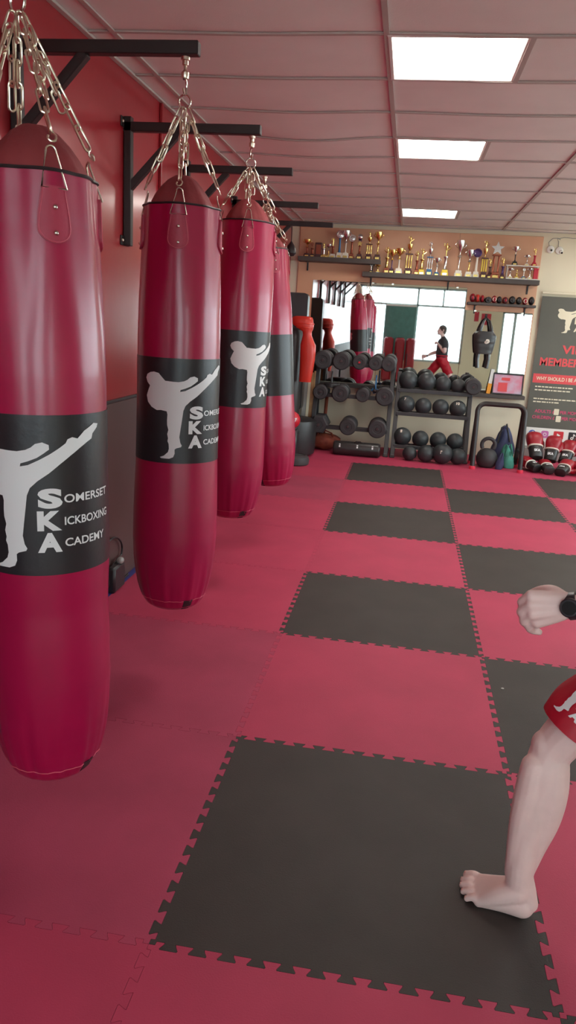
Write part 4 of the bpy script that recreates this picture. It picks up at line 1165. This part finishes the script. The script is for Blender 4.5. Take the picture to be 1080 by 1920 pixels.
t = thing('framed_picture', 'black framed print in pink and red standing on the ledge', 'picture', (1.765, 8.2, .7925))
R = Matrix.Rotation(-.16, 3, 'X')
def tilted(mb, dx, dz, w, h, d, dy=0):
    c = Vector((1.765, 8.20, .7945)) + R @ Vector((dx, dy, dz)); mb.box(c, (w, d, h), .002, R)
mb = MB()
for dx, dz, w, h in ((0, .008, .37, .016), (0, .252, .37, .016), (-.178, .13, .014, .23), (.178, .13, .014, .23)): tilted(mb, dx, dz, w, h, .018)
mb.build('frame', 'black_plastic', t, smooth=0)
mb = MB(); tilted(mb, 0, .13, .345, .23, .004, .002); mb.build('print', 'picture', t, smooth=0)
mb = MB(); tilted(mb, -.06, .09, .11, .11, .002, -.002); tilted(mb, -.03, .19, .10, .035, .002, -.002); mb.build('red_blocks', 'banner_red', t, smooth=0)
t = thing('card', 'white and orange card leaning left of the framed picture', 'card', (1.545, 8.215, .7925))
R = Matrix.Rotation(-.1, 3, 'X') @ Matrix.Rotation(.10, 3, 'Y')
mb = MB(); mb.box((1.545, 8.215, .855), (.05, .005, .125), .001, R); mb.build('orange_half', 'orange_card', t, smooth=0)
mb = MB(); mb.box(Vector((1.545, 8.215, .855)) + R @ Vector((0, .004, .13)), (.045, .005, .22), .001, R); mb.build('white_half', 'white', t, smooth=0)
# black chest guard hanging in front of the right mirror
t = thing('chest_guard', 'black padded chest guard with a white oval badge hanging in front of the right mirror', 'chest guard', (1.41, 8.15, 1.3))
mb = MB(); rings = []
for i in range(11):
    u = i / 10; z = 1.27 + .27 * u; w = .135 * (1 - .25 * (1 - u) ** 2) * (1 if u < .8 else 1 - .9 * (u - .8) ** 1.3 * 3)
    rings.append([Vector((1.415 + w * math.copysign(abs(math.cos(2 * PI * j / 28)) ** .7, math.cos(2 * PI * j / 28)), 8.15 + .05 * math.sin(2 * PI * j / 28) * (1 + .15 * math.sin(8 * PI * u)), z)) for j in range(28)])
mb.loft(rings); mb.build('padded_shell', 'black_vinyl', t, smooth=60)
for s in (-1, 1):
    mb = MB(); mb.tube([(1.415 + s * .075, 8.14, 1.51), (1.415 + s * .06, 8.135, 1.58), (1.415 + s * .035, 8.15, 1.66), (1.41, 8.19, 1.70)], [.024, .02, .014, .008], 8); mb.build('shoulder_strap', 'black_vinyl', t)
    mb = MB(); mb.tube([(1.415 + s * .06, 8.135, 1.29), (1.415 + s * .065, 8.125, 1.20), (1.415 + s * .055, 8.12, 1.10)], [.028, .022, .024], 8); mb.build('waist_strap', 'black_vinyl', t)
mb = MB(); mb.ball((1.44, 8.102, 1.42), (.034, .008, .026), 20, 10, Matrix.Rotation(-.5, 3, 'Y')); b = mb.build('badge', 'glove_white', t)
mb = MB(); mb.tube([(1.44 + .013 * math.cos(a), 8.0935, 1.42 + .010 * math.sin(a)) for a in [i * PI / 8 for i in range(13)]], .0025, 6); mb.build('badge_mark', 'black_plastic', b)
t = thing('hook', 'small steel hook on the mirror holding the chest guard', 'hook', (1.41, 8.27, 1.70))
mb = MB(); mb.tube([(1.41, 8.272, 1.72), (1.41, 8.22, 1.715), (1.41, 8.19, 1.695), (1.41, 8.175, 1.705)], .005, 6); mb.build('hook_wire', 'steel_black', t)
mb = MB(); mb.box((1.41, 8.274, 1.72), (.03, .006, .05), .002); mb.build('hook_plate', 'steel_black', t)

# ------------------------------------------------------------------ pile of boxing gloves by the banner
def glove(loc, yaw, pitch, label, roll=0.0, s=1.0, flap=True):
    t = thing('boxing_glove', label, 'boxing glove', loc, 'red, white and black gloves in the pile')
    Rm = Matrix.Rotation(yaw, 3, 'Z') @ Matrix.Rotation(pitch, 3, 'X') @ Matrix.Rotation(roll, 3, 'Y')
    L = Vector(loc)
    def W(p): return L + Rm @ (Vector(p) * s)
    # local: cuff at -z, fist at +z, palm towards +y
    def sec(rows, n=28, pw=.8):
        rings = []
        for z, cx, cy, rx, ry in rows:
            rings.append([W((cx + rx * math.copysign(abs(math.cos(2 * PI * j / n)) ** pw, math.cos(2 * PI * j / n)), cy + ry * math.copysign(abs(math.sin(2 * PI * j / n)) ** pw, math.sin(2 * PI * j / n)), z)) for j in range(n)])
        return rings
    mb = MB(); mb.loft(sec([(.02, 0, 0, .066, .05), (.05, 0, -.002, .074, .056), (.09, 0, -.004, .08, .062), (.13, 0, 0, .08, .064), (.16, 0, .012, .074, .06), (.18, 0, .024, .058, .048), (.19, 0, .032, .03, .026)]))
    mb.build('fist', 'glove_red', t, smooth=70)
    mb = MB(); mb.tube([W((.05, .03, .03)), W((.078, .045, .06)), W((.084, .055, .10)), W((.066, .058, .132)), W((.05, .058, .142))], [.026 * s, .032 * s, .032 * s, .028 * s, .016 * s], 12); mb.build('thumb', 'glove_red', t, smooth=70)
    mb = MB(); r0 = sec([(.014, 0, 0, .0665, .0505)])[0]; mb.tube(r0, .009 * s, 8, closed=True); mb.build('piping', 'glove_white', t)
    mb = MB(); mb.loft(sec([(-.115, 0, 0, .056, .044), (-.112, 0, 0, .062, .048), (-.05, 0, 0, .064, .049), (.012, 0, 0, .066, .05)])); c = mb.build('cuff', 'glove_black', t, smooth=60)
    q = slice2d(*fit2d(text2d('SKA', 1, .05), -.03, -.066, .06, .03), .008)
    mb = MB(); mb.add([W((u, -.0535 * (1 - (u / .09) ** 2) ** .5 - .0005, v)) for u, v in q[0]], q[1]); mb.build('lettering', 'print', c, smooth=0)
    return t
glove((2.09, 7.60, .245), .12, -.72, 'topmost glove at the left of the pile, with SKA in white on its cuff', s=1.2)
glove((2.275, 7.58, .225), -.3, -.62, 'glove leaning back second from the left, beside the topmost one', s=1.12)
glove((2.04, 7.42, .075), .55, -1.38, 'glove lying at the bottom left of the pile', s=1.0)
glove((2.205, 7.36, .070), .12, -1.45, 'glove lying flat at the front of the pile, left of centre', s=.98)
glove((2.385, 7.33, .075), -.5, -1.3, 'glove at the front right of the pile, nearest the mats', s=1.05)
glove((2.455, 7.60, .205), -.45, -.8, 'glove leaning right behind the front right one', s=1.1)
glove((2.64, 7.62, .235), .1, -.6, 'glove at the right edge, propped fist up', s=1.15)
glove((2.60, 7.36, .075), .3, -1.4, 'glove lying under the one at the right edge', s=1.0)

# ------------------------------------------------------------------ front of the room, seen in the mirrors
for i, (x, l) in enumerate(((-.05, 'left'), (.27, 'middle'), (.57, 'right'))):
    t = thing('kick_shield', f'red kick shield leaning under the front blind, {l} one of three seen in the mirror', 'kick shield', (x, YF + .16, 0), 'kick shields under the front window')
    mb = MB(); mb.box((x, YF + .20, .62), (.27, .13, 1.22), .05, Matrix.Rotation(.07, 3, 'X')); mb.build('pad', 'glove_red', t)
    mb = MB(); mb.tube([(x - .08, YF + .27, .8), (x - .08, YF + .31, .72), (x - .08, YF + .31, .55), (x - .08, YF + .285, .47)], .014, 8); mb.build('grip', 'black_vinyl', t)
t = thing('vertical_blind', 'grey-green vertical blind drawn over the front window, seen in the mirror', 'blind', (.22, YF + .04, .62))
mb = MB(); mb.box((.22, YF + .05, 2.10), (.84, .05, .05), .005); mb.build('head_rail', 'white', t, smooth=0)
for i in range(11):
    x = -.16 + .076 * i; mb = MB(); mb.box((x, YF + .05, 1.35), (.086, .002, 1.45), 0, Matrix.Rotation(.22, 3, 'Z')); mb.build('slat', 'blind', t, smooth=0)
for x, z, w, h, l in ((2.30, 1.92, .12, .26, 'small red card on the front wall, seen in the mirror left of the larger one'), (2.56, 1.86, .26, .30, 'larger red card on the front wall, seen in the mirror')):
    t = thing('wall_card', l, 'card', (x, YF, z)); mb = MB(); mb.box((x, YF + .004, z), (w, .006, h), .001); mb.build('card_sheet', 'red_card', t, smooth=0)
    mb = MB(); mb.box((x, YF + .008, z + h / 2 - .02), (.02, .004, .02), .001); mb.build('pin', 'white', t, smooth=0)

# ------------------------------------------------------------------ person stepping in from the right
def fuse(mb, voxel, it=4, fac=.5, cuts=(), solid=0.0, floor=None):
    me = bpy.data.meshes.new('tmp'); me.from_pydata([tuple(p) for p in mb.v], [], mb.f)
    bm = bmesh.new(); bm.from_mesh(me); bmesh.ops.recalc_face_normals(bm, faces=bm.faces); bm.to_mesh(me); bm.free()
    o = bpy.data.objects.new('tmp', me); COL.objects.link(o)
    r = o.modifiers.new('r', 'REMESH'); r.mode = 'VOXEL'; r.voxel_size = voxel
    s = o.modifiers.new('s', 'SMOOTH'); s.factor = fac; s.iterations = it
    bpy.context.view_layer.update()
    dg = bpy.context.evaluated_depsgraph_get()
    me2 = bpy.data.meshes.new_from_object(o.evaluated_get(dg))
    bpy.data.objects.remove(o); bpy.data.meshes.remove(me)
    bm = bmesh.new(); bm.from_mesh(me2)
    if floor is not None:
        for v in bm.verts:
            if v.co.z < floor: v.co.z = floor
    for co, no in cuts:
        bmesh.ops.bisect_plane(bm, geom=bm.verts[:] + bm.edges[:] + bm.faces[:], plane_co=co, plane_no=no, clear_outer=True)
    if solid:
        bmesh.ops.solidify(bm, geom=bm.faces[:], thickness=solid)
    bm.to_mesh(me2); bm.free()
    return me2
def from_mesh(name, me, mat, parent=None, origin=None, smooth=180):
    if parent and origin is None: origin = ROOTLOC[parent.name]
    origin = origin or Vector((0, 0, 0))
    me.transform(Matrix.Translation(-origin))
    me.materials.clear(); me.materials.append(M[mat])
    me.polygons.foreach_set('use_smooth', [True] * len(me.polygons))
    if smooth < 180: me.set_sharp_from_angle(angle=math.radians(smooth))
    o = bpy.data.objects.new(name, me); COL.objects.link(o)
    if parent: o.parent = parent; ROOTLOC[o.name] = origin
    return o
def limb(mb, pts, n=16, sub=5):
    """pts: (x,y,z,r) smooth chain with rounded ends"""
    P = []; R = []
    q = [Vector(p) if len(p) == 4 else Vector(p) for p in pts]
    for i in range(len(q) - 1):
        a, b, c, d = q[max(0, i - 1)], q[i], q[i + 1], q[min(len(q) - 1, i + 2)]
        for s in range(sub):
            u = s / sub
            v = .5 * ((2 * b) + (c - a) * u + (2 * a - 5 * b + 4 * c - d) * u * u + (3 * b - a - 3 * c + d) * u ** 3)
            P.append(Vector(v[:3])); R.append(v[3])
    P.append(Vector(q[-1][:3])); R.append(q[-1][3])
    mb.tube(P, R, n)
    mb.ball(P[0], R[0], n, 10); mb.ball(P[-1], R[-1], n, 10)
def foot(mb, heel, f, side, ankle):
    f = Vector((f[0], f[1], 0)).normalized(); w = Vector((-f.y, f.x, 0)) * side
    H = Vector((heel[0], heel[1], 0))
    def L(u, v, z): return tuple(H + f * u + w * v + Vector((0, 0, z)))
    heads = [(.125, -.044, .021, .019), (.133, -.025, .018, .016), (.129, -.006, .016, .0155), (.121, .013, .015, .015), (.108, .031, .015, .0155)]
    tips = [(.163, -.053, .015, .0135), (.169, -.031, .012, .0098), (.166, -.009, .012, .0094), (.157, .013, .011, .009), (.141, .034, .011, .0088)]
    limb(mb, [L(0, .002, .033) + (.034,), L(.05, .010, .028) + (.029,), L(.108, .028, .017) + (.018,)])
    limb(mb, [L(0, -.002, .036) + (.034,), L(.05, -.016, .042) + (.032,), L(.125, -.04, .022) + (.020,)])
    for i, (h, t) in enumerate(zip(heads, tips)):
        k = -.02 + .011 * i
        limb(mb, [L(.015, k * .5, .075) + (.030,), L(.06, k, .052) + (.026,), L(h[0], h[1], h[2]) + (h[3],)], 12)
        mid = ((h[0] + t[0]) / 2, (h[1] + t[1]) / 2, max(h[2], t[2]) + .006, (h[3] + t[3]) / 2 * .82)
        limb(mb, [L(h[0], h[1], h[2]) + (h[3],), L(mid[0], mid[1], mid[2]) + (mid[3],), L(t[0], t[1], t[2]) + (t[3],)], 12)
    limb(mb, [L(-.018, 0, .045) + (.024,), L(-.012, 0, .09) + (.018,), tuple(Vector(ankle) + Vector((0, 0, .05)) - f * .018) + (.016,)], 12)
    for s, z in ((1, .072), (-1, .082)):
        mb.ball(L(.022, .029 * s, z), (.013, .013, .016), 12, 8)
    return L
mb = MB()
LA = (.934, .319, .085)
Lf = foot(mb, (.952, .312), (-.944, .329), 1, LA)
limb(mb, [(.940, .317, .072, .037), (.934, .319, .125, .0365), (.936, .326, .19, .039), (.944, .338, .28, .044), (.955, .352, .35, .048), (.967, .362, .41, .052), (.982, .379, .47, .054), (1.04, .384, .56, .064), (1.13, .386, .68, .076), (1.235, .395, .82, .088)])
limb(mb, [(.985, .362, .44, .044), (.987, .352, .37, .047), (.979, .345, .29, .0455), (.962, .336, .20, .034), (.950, .324, .13, .024)], 14)
limb(mb, [(.938, .352, .43, .036), (.930, .340, .36, .037), (.922, .330, .28, .033), (.918, .322, .19, .027), (.917, .322, .12, .022)], 14)
mb.ball((.957, .377, .482), (.032, .040, .042), 14, 10)
RA = (1.79, .66, .085)
Rf = foot(mb, (1.80, .655), (-.98, .12), -1, RA)
limb(mb, [(1.79, .658, .072, .036), (1.775, .66, .125, .0345), (1.735, .658, .20, .041), (1.675, .65, .28, .052), (1.62, .64, .35, .056), (1.555, .625, .42, .054), (1.51, .61, .475, .055), (1.45, .59, .58, .066), (1.37, .56, .70, .078), (1.305, .54, .83, .09)])
# trunk
mb.ball((1.275, .465, .87), (.115, .165, .12), 24, 16)
mb.ball((1.30, .43, .83), (.10, .10, .10), 20, 12); mb.ball((1.325, .53, .83), (.10, .10, .10), 20, 12)
limb(mb, [(1.275, .46, .90, .12), (1.27, .455, 1.02, .115), (1.27, .45, 1.14, .125), (1.27, .45, 1.24, .11)])
for y in (.37, .53): limb(mb, [(1.275, y, .93, .085), (1.265, y, 1.08, .095), (1.268, y, 1.20, .10), (1.27, y, 1.27, .07)])
limb(mb, [(1.275, .30, 1.285, .052), (1.272, .38, 1.315, .055), (1.27, .45, 1.325, .06), (1.272, .52, 1.315, .055), (1.275, .60, 1.285, .052)])
limb(mb, [(1.27, .45, 1.32, .056), (1.248, .45, 1.38, .05), (1.235, .45, 1.43, .05)])
# head facing -X
mb.ball((1.222, .45, 1.51), (.092, .074, .105), 24, 18); mb.ball((1.185, .45, 1.455), (.062, .058, .062), 20, 14)
mb.ball((1.150, .45, 1.418), (.026, .026, .022), 14, 10)
limb(mb, [(1.142, .45, 1.515, .012), (1.128, .45, 1.49, .013), (1.116, .45, 1.478, .014)], 12)
for s in (-1, 1):
    mb.ball((1.122, .45 + s * .011, 1.474), (.010, .009, .008), 12, 8)
    mb.ball((1.158, .45 + s * .030, 1.528), (.02, .024, .009), 12, 8)
    mb.ball((1.158, .45 + s * .042, 1.475), (.02, .016, .02), 12, 8)
    limb(mb, [(1.238, .45 + s * .076, 1.52, .010), (1.250, .45 + s * .086, 1.515, .012), (1.246, .45 + s * .083, 1.49, .010), (1.236, .45 + s * .076, 1.475, .008)], 10)
limb(mb, [(1.135, .432, 1.442, .007), (1.127, .45, 1.443, .008), (1.135, .468, 1.442, .007)], 10)
limb(mb, [(1.139, .434, 1.431, .007), (1.131, .45, 1.430, .009), (1.139, .466, 1.431, .007)], 10)
# left arm and loose fist
limb(mb, [(1.275, .295, 1.285, .054), (1.262, .25, 1.20, .05), (1.225, .215, 1.10, .043), (1.185, .195, 1.03, .040), (1.12, .205, 1.005, .044), (1.03, .235, .968, .037), (.975, .258, .932, .028), (.938, .268, .917, .026)])
KN = [(.849, .272, .933), (.8505, .264, .912), (.858, .263, .889), (.872, .270, .867)]
W0 = [(.928, .272, .930), (.928, .268, .922), (.930, .268, .913), (.933, .271, .905)]
for k, w in zip(KN, W0):
    limb(mb, [w + (.0215,), ((k[0] + w[0]) / 2, (k[1] + w[1]) / 2, (k[2] + w[2]) / 2, .019), k + (.0145,)], 12)
for i, k in enumerate(KN):
    s = (1, 1.06, 1, .85)[i]; r = (.0112, .0115, .011, .0098)[i]
    k = Vector(k)
    p1 = k + Vector((-.015, .020, -.026)) * s; p2 = p1 + Vector((.013, .022, -.016)) * s; p3 = p2 + Vector((.022, .004, -.004)) * s
    limb(mb, [tuple(k) + (r * 1.18,), tuple((k + p1) / 2 + Vector((-.003, 0, 0))) + (r * .97,), tuple(p1) + (r * 1.06,), tuple(p2) + (r * .95,), tuple(p3) + (r * .85,)], 12)
limb(mb, [(.925, .285, .932, .017), (.903, .302, .939, .0165), (.879, .318, .932, .0135), (.858, .322, .919, .0118)], 12)
mb.ball((.908, .285, .912), (.03, .018, .022), 16, 10)
# right arm in guard
limb(mb, [(1.275, .605, 1.285, .054), (1.295, .66, 1.20, .05), (1.31, .70, 1.10, .043), (1.31, .70, 1.05, .040), (1.27, .665, 1.09, .043), (1.215, .62, 1.15, .034), (1.18, .60, 1.185, .027)])
for i in range(4):
    b = Vector((1.165, .612 - .019 * i, 1.20 + .003 * i)); k = Vector((1.12, .62 - .021 * i, 1.25 - .004 * i)); r = (.0098, .011, .0115, .0112)[i]
    limb(mb, [tuple(b) + (.019,), tuple((b + k) / 2) + (.018,), tuple(k) + (.0145,)], 12)
    p1 = k + Vector((-.030, .0, -.008)); p2 = p1 + Vector((.004, .0, -.028)); p3 = p2 + Vector((.022, 0, -.006))
    limb(mb, [tuple(k) + (r * 1.15,), tuple(p1) + (r * 1.05,), tuple(p2) + (r * .95,), tuple(p3) + (r * .85,)], 12)
limb(mb, [(1.172, .575, 1.20, .016), (1.145, .553, 1.215, .0155), (1.115, .556, 1.218, .013), (1.095, .568, 1.212, .0115)], 12)
me = fuse(mb, .0034, 5, .5, floor=.0008)
person = from_mesh('person', me, 'skin', None, Vector((1.25, .45, 0))); person.location = (1.25, .45, 0)
ROOTLOC[person.name] = Vector((1.25, .45, 0))
tag(person, 'barefoot person in red shorts stepping in from the right edge, one loose fist forward', 'person')
# toe nails
tips = [(.163, -.053, .015, .0135), (.169, -.031, .012, .0098), (.166, -.009, .012, .0094), (.157, .013, .011, .009), (.141, .034, .011, .0088)]
for Lx, sd in ((Lf, 1), (Rf, -1)):
    mb = MB()
    for u, v, z, r in tips:
        mb.ball(Lx(u + r * .25, v, z + r * .62), (r * .55, r * .55, r * .28), 12, 8)
    mb.build('toenails', 'nail', person)
# shorts
mb = MB()
limb(mb, [(.985, .379, .475, .094), (1.06, .382, .585, .097), (1.14, .388, .69, .102), (1.235, .40, .82, .108)])
limb(mb, [(1.50, .605, .50, .094), (1.45, .59, .585, .097), (1.385, .565, .70, .102), (1.31, .54, .83, .108)])
mb.ball((1.275, .465, .88), (.135, .182, .14), 24, 16); mb.ball((1.31, .48, .80), (.13, .15, .10), 20, 12)
d1 = Vector((.57, .02, .83)); d2 = Vector((-.50, -.13, .86))
def shorts_mesh():
    me = fuse(mb, .007, 6, .5)
    bm = bmesh.new(); bm.from_mesh(me)
    # trim each leg below its hem and the waist above
    dl = []
    for co, no, test in ((Vector((.99, .38, .562)), -Vector((.48, .02, .877)), lambda c: c.x < 1.22), (Vector((1.475, .60, .555)), -d2, lambda c: c.x > 1.22)):
        g = [f for f in bm.faces if test(f.calc_center_median()) and f.calc_center_median().z < .80]
        gv = set(v for f in g for v in f.verts); ge = set(e for f in g for e in f.edges)
        bmesh.ops.bisect_plane(bm, geom=list(gv) + list(ge) + g, plane_co=co, plane_no=no, clear_outer=True)
    bmesh.ops.bisect_plane(bm, geom=bm.verts[:] + bm.edges[:] + bm.faces[:], plane_co=(1.27, .46, .97), plane_no=(0, 0, 1), clear_outer=True)
    rnd = random.Random(4)
    for v in bm.verts:
        c = v.co; w = .0035 * math.sin(38 * c.x + 9 * c.z + 3) + .003 * math.sin(52 * c.z - 30 * c.y)
        v.co += v.normal * w
    bm.normal_update()
    bmesh.ops.solidify(bm, geom=bm.faces[:], thickness=.004)
    bm.to_mesh(me); bm.free()
    return me
sm = shorts_mesh()
bvh = BVHTree.FromPolygons([v.co.copy() for v in sm.vertices], [tuple(p.vertices) for p in sm.polygons])
shorts = from_mesh('shorts', sm, 'shorts', person, smooth=60)
vh = Vector((.57, 0, .83)).normalized(); dh = Vector((.45, .83, -.31)); dh = (dh - vh * dh.dot(vh)).normalized(); uh = vh.cross(-dh)
O2 = Vector((.957, .31, .628)) - uh * .011 - vh * .010 - dh * .4
k_ = slice2d(*fit2d(KICKT, -.034, 0, .15, .16), .006); k_ = slice2d(k_[0], k_[1], .006, 1)
s_ = slice2d(*fit2d(ska2d(), .040, .014, .10, .075), .005); s_ = slice2d(s_[0], s_[1], .006, 1)
for nm, q in (('kicker_print', k_), ('lettering', s_)):
    V = []; ok = []
    for u, v in q[0]:
        p = O2 + uh * u + vh * v
        hit = bvh.ray_cast(p, dh)
        if hit[0] is not None and hit[3] < .46 and hit[1].dot(dh) < -.15: V.append(hit[0] - dh * .0018); ok.append(True)
        else: V.append(p); ok.append(False)
    F = [f for f in q[1] if all(ok[i] for i in f)]
    if F:
        mb2 = MB(); mb2.add(V, F); mb2.v = mb2.v
        used = sorted(set(i for f in F for i in f)); mp = {a: i for i, a in enumerate(used)}
        mb2.v = [V[i] for i in used]; mb2.f = [tuple(mp[i] for i in f) for f in F]
        o = mb2.build(nm, 'print', shorts, smooth=60, origin=ROOTLOC[person.name])
mb = MB(); mb.tube([(1.275 + .139 * math.cos(a), .465 + .186 * math.sin(a), .955) for a in [2 * PI * i / 40 for i in range(40)]], .014, 8, closed=True); mb.build('waistband', 'shorts', shorts, origin=ROOTLOC[person.name])
# t-shirt
mb = MB()
limb(mb, [(1.275, .46, .88, .14), (1.27, .455, 1.02, .132), (1.27, .45, 1.14, .138), (1.27, .45, 1.24, .122)])
for y in (.37, .53): limb(mb, [(1.275, y, .88, .10), (1.265, y, 1.08, .107), (1.268, y, 1.20, .112), (1.27, y, 1.27, .082)])
limb(mb, [(1.275, .295, 1.285, .066), (1.27, .38, 1.312, .064), (1.27, .45, 1.318, .068), (1.27, .52, 1.312, .064), (1.275, .605, 1.285, .066)])
limb(mb, [(1.275, .295, 1.285, .066), (1.262, .25, 1.20, .064), (1.245, .232, 1.15, .06)]); limb(mb, [(1.275, .605, 1.285, .066), (1.295, .66, 1.20, .064), (1.303, .68, 1.15, .06)])
tm = fuse(mb, .008, 5, .5, cuts=(((0, 0, .90), (0, 0, -1)), ((1.262, .45, 1.372), (-.25, 0, 1))))
bm = bmesh.new(); bm.from_mesh(tm)
for v in bm.verts: v.co += v.normal * .003 * math.sin(30 * v.co.z + 20 * v.co.y)
bm.to_mesh(tm); bm.free()
from_mesh('t_shirt', tm, 'tshirt', person, smooth=60)
# hair
mb = MB(); mb.ball((1.232, .45, 1.525), (.092, .080, .100), 24, 16); mb.ball((1.255, .45, 1.49), (.07, .074, .085), 20, 14)
hm = fuse(mb, .006, 4, .5, cuts=(((1.19, .45, 1.515), (-.72, 0, -.70)),))
bm = bmesh.new(); bm.from_mesh(hm)
for v in bm.verts: v.co += v.normal * .004 * math.sin(90 * v.co.y + 40 * v.co.z)
bm.to_mesh(hm); bm.free()
from_mesh('hair', hm, 'hair', person, smooth=80)
for s in (-1, 1):
    mb = MB(); mb.ball((1.147, .45 + s * .031, 1.510), (.012, .013, .011), 16, 10); e = mb.build('eye', 'eye', person)
    mb = MB(); mb.ball((1.137, .45 + s * .031, 1.510), (.0035, .006, .006), 12, 8); mb.build('iris', 'lens', e)
mb = MB(); limb(mb, [(1.1225, .434, 1.4365, .0035), (1.1175, .45, 1.4365, .004), (1.1225, .466, 1.4365, .0035)], 8); mb.build('lips', 'nail', person)
# watch
ax = (Vector((1.03, .235, .965)) - Vector((.938, .268, .917))).normalized()
wc = Vector((.947, .266, .9205))
mb = MB(); rings = []
nrm = Vector((0, -1, .35)); nrm = (nrm - ax * nrm.dot(ax)).normalized(); bn = ax.cross(nrm)
for j in range(32):
    a = 2 * PI * j / 32; d = nrm * math.cos(a) + bn * math.sin(a)
    rings.append([wc + d * r + ax * h for r, h in ((.0275, -.014), (.032, -.0135), (.0335, 0), (.032, .0135), (.0275, .014))])
mb.loft(rings, closed=True)
wt = mb.build('wrist_watch', 'watch', person)
mb = MB(); Rw = Matrix((ax, bn, nrm)).transposed(); mb.lathe([(.0005, 0), (.021, 0), (.023, .003), (.023, .010), (.020, .013), (.0005, .0135)], 28, wc + nrm * .030, 'Z', Rw); mb.build('watch_case', 'watch', wt)
mb = MB(); mb.lathe([(.0005, 0), (.0165, 0), (.0165, .0012), (.0005, .0012)], 28, wc + nrm * .0432, 'Z', Rw); mb.build('watch_dial', 'lens', wt)

# ------------------------------------------------------------------ small crumbs on the mats
mb = MB(); mb.ball((1.062, 1.68, .0025), (.007, .004, .003), 10, 6)
tag(mb.build('paper_scrap', 'white'), 'tiny white scrap lying on the black mat behind the knee', 'scrap')

# ------------------------------------------------------------------ daylight
w = bpy.data.worlds.new('World'); SC.world = w; w.use_nodes = True
bg = w.node_tree.nodes['Background']
bg.inputs['Color'].default_value = (.86, .95, 1.0, 1); bg.inputs['Strength'].default_value = 8.0
def portal(name, loc, rot, sx, sy):
    L = bpy.data.lights.new(name, 'AREA'); L.shape = 'RECTANGLE'; L.size = sx; L.size_y = sy; L.energy = 1
    L.cycles.is_portal = True
    o = bpy.data.objects.new(name, L); COL.objects.link(o); o.location = loc; o.rotation_euler = rot
portal('window_daylight', ((W1[0] + W1[1]) / 2, YF - .16, (W1[2] + W1[3]) / 2), (-PI / 2, 0, 0), W1[1] - W1[0], W1[3] - W1[2])
portal('door_daylight', ((W2[0] + W2[1]) / 2, YF - .16, (W2[2] + W2[3]) / 2), (-PI / 2, 0, 0), W2[1] - W2[0], W2[3] - W2[2])
portal('added_side_daylight', (XR + .16, 4.55, 1.6), (0, PI / 2, 0), 1.4, 6.7)  # sky portal for the added side window

# ------------------------------------------------------------------ camera
f, pit, rol, yaw = 1410.0, .250389524, .0604525816, -.141285253
cam = bpy.data.cameras.new('Camera'); cam.sensor_fit = 'VERTICAL'; cam.sensor_height = 36.0; cam.lens = 36.0 * f / 1920.0
cam.clip_start = .05
co = bpy.data.objects.new('Camera', cam); COL.objects.link(co); SC.camera = co
cy, sy, cp, sp, cr, sr = math.cos(yaw), math.sin(yaw), math.cos(pit), math.sin(pit), math.cos(rol), math.sin(rol)
fw = Vector((sy * cp, cy * cp, -sp)); rt = Vector((cy, -sy, 0)); up = rt.cross(fw)
R2 = rt * cr + up * sr; U2 = -rt * sr + up * cr
mw = Matrix((R2, U2, -fw)).transposed().to_4x4(); mw.translation = Vector((.5009, -1.504, 1.5407))
co.matrix_world = mw

SC.view_settings.view_transform = 'Standard'
SC.view_settings.look = 'None'
SC.view_settings.gamma = 1.0
SC.view_settings.use_curve_mapping = False
SC.view_settings.exposure = 0.12
SC.cycles.use_denoising = True
SC.cycles.max_bounces = 10
SC.cycles.diffuse_bounces = 5
SC.cycles.glossy_bounces = 5
SC.cycles.sample_clamp_indirect = 6.0
SC.cycles.caustics_reflective = False
SC.cycles.caustics_refractive = False
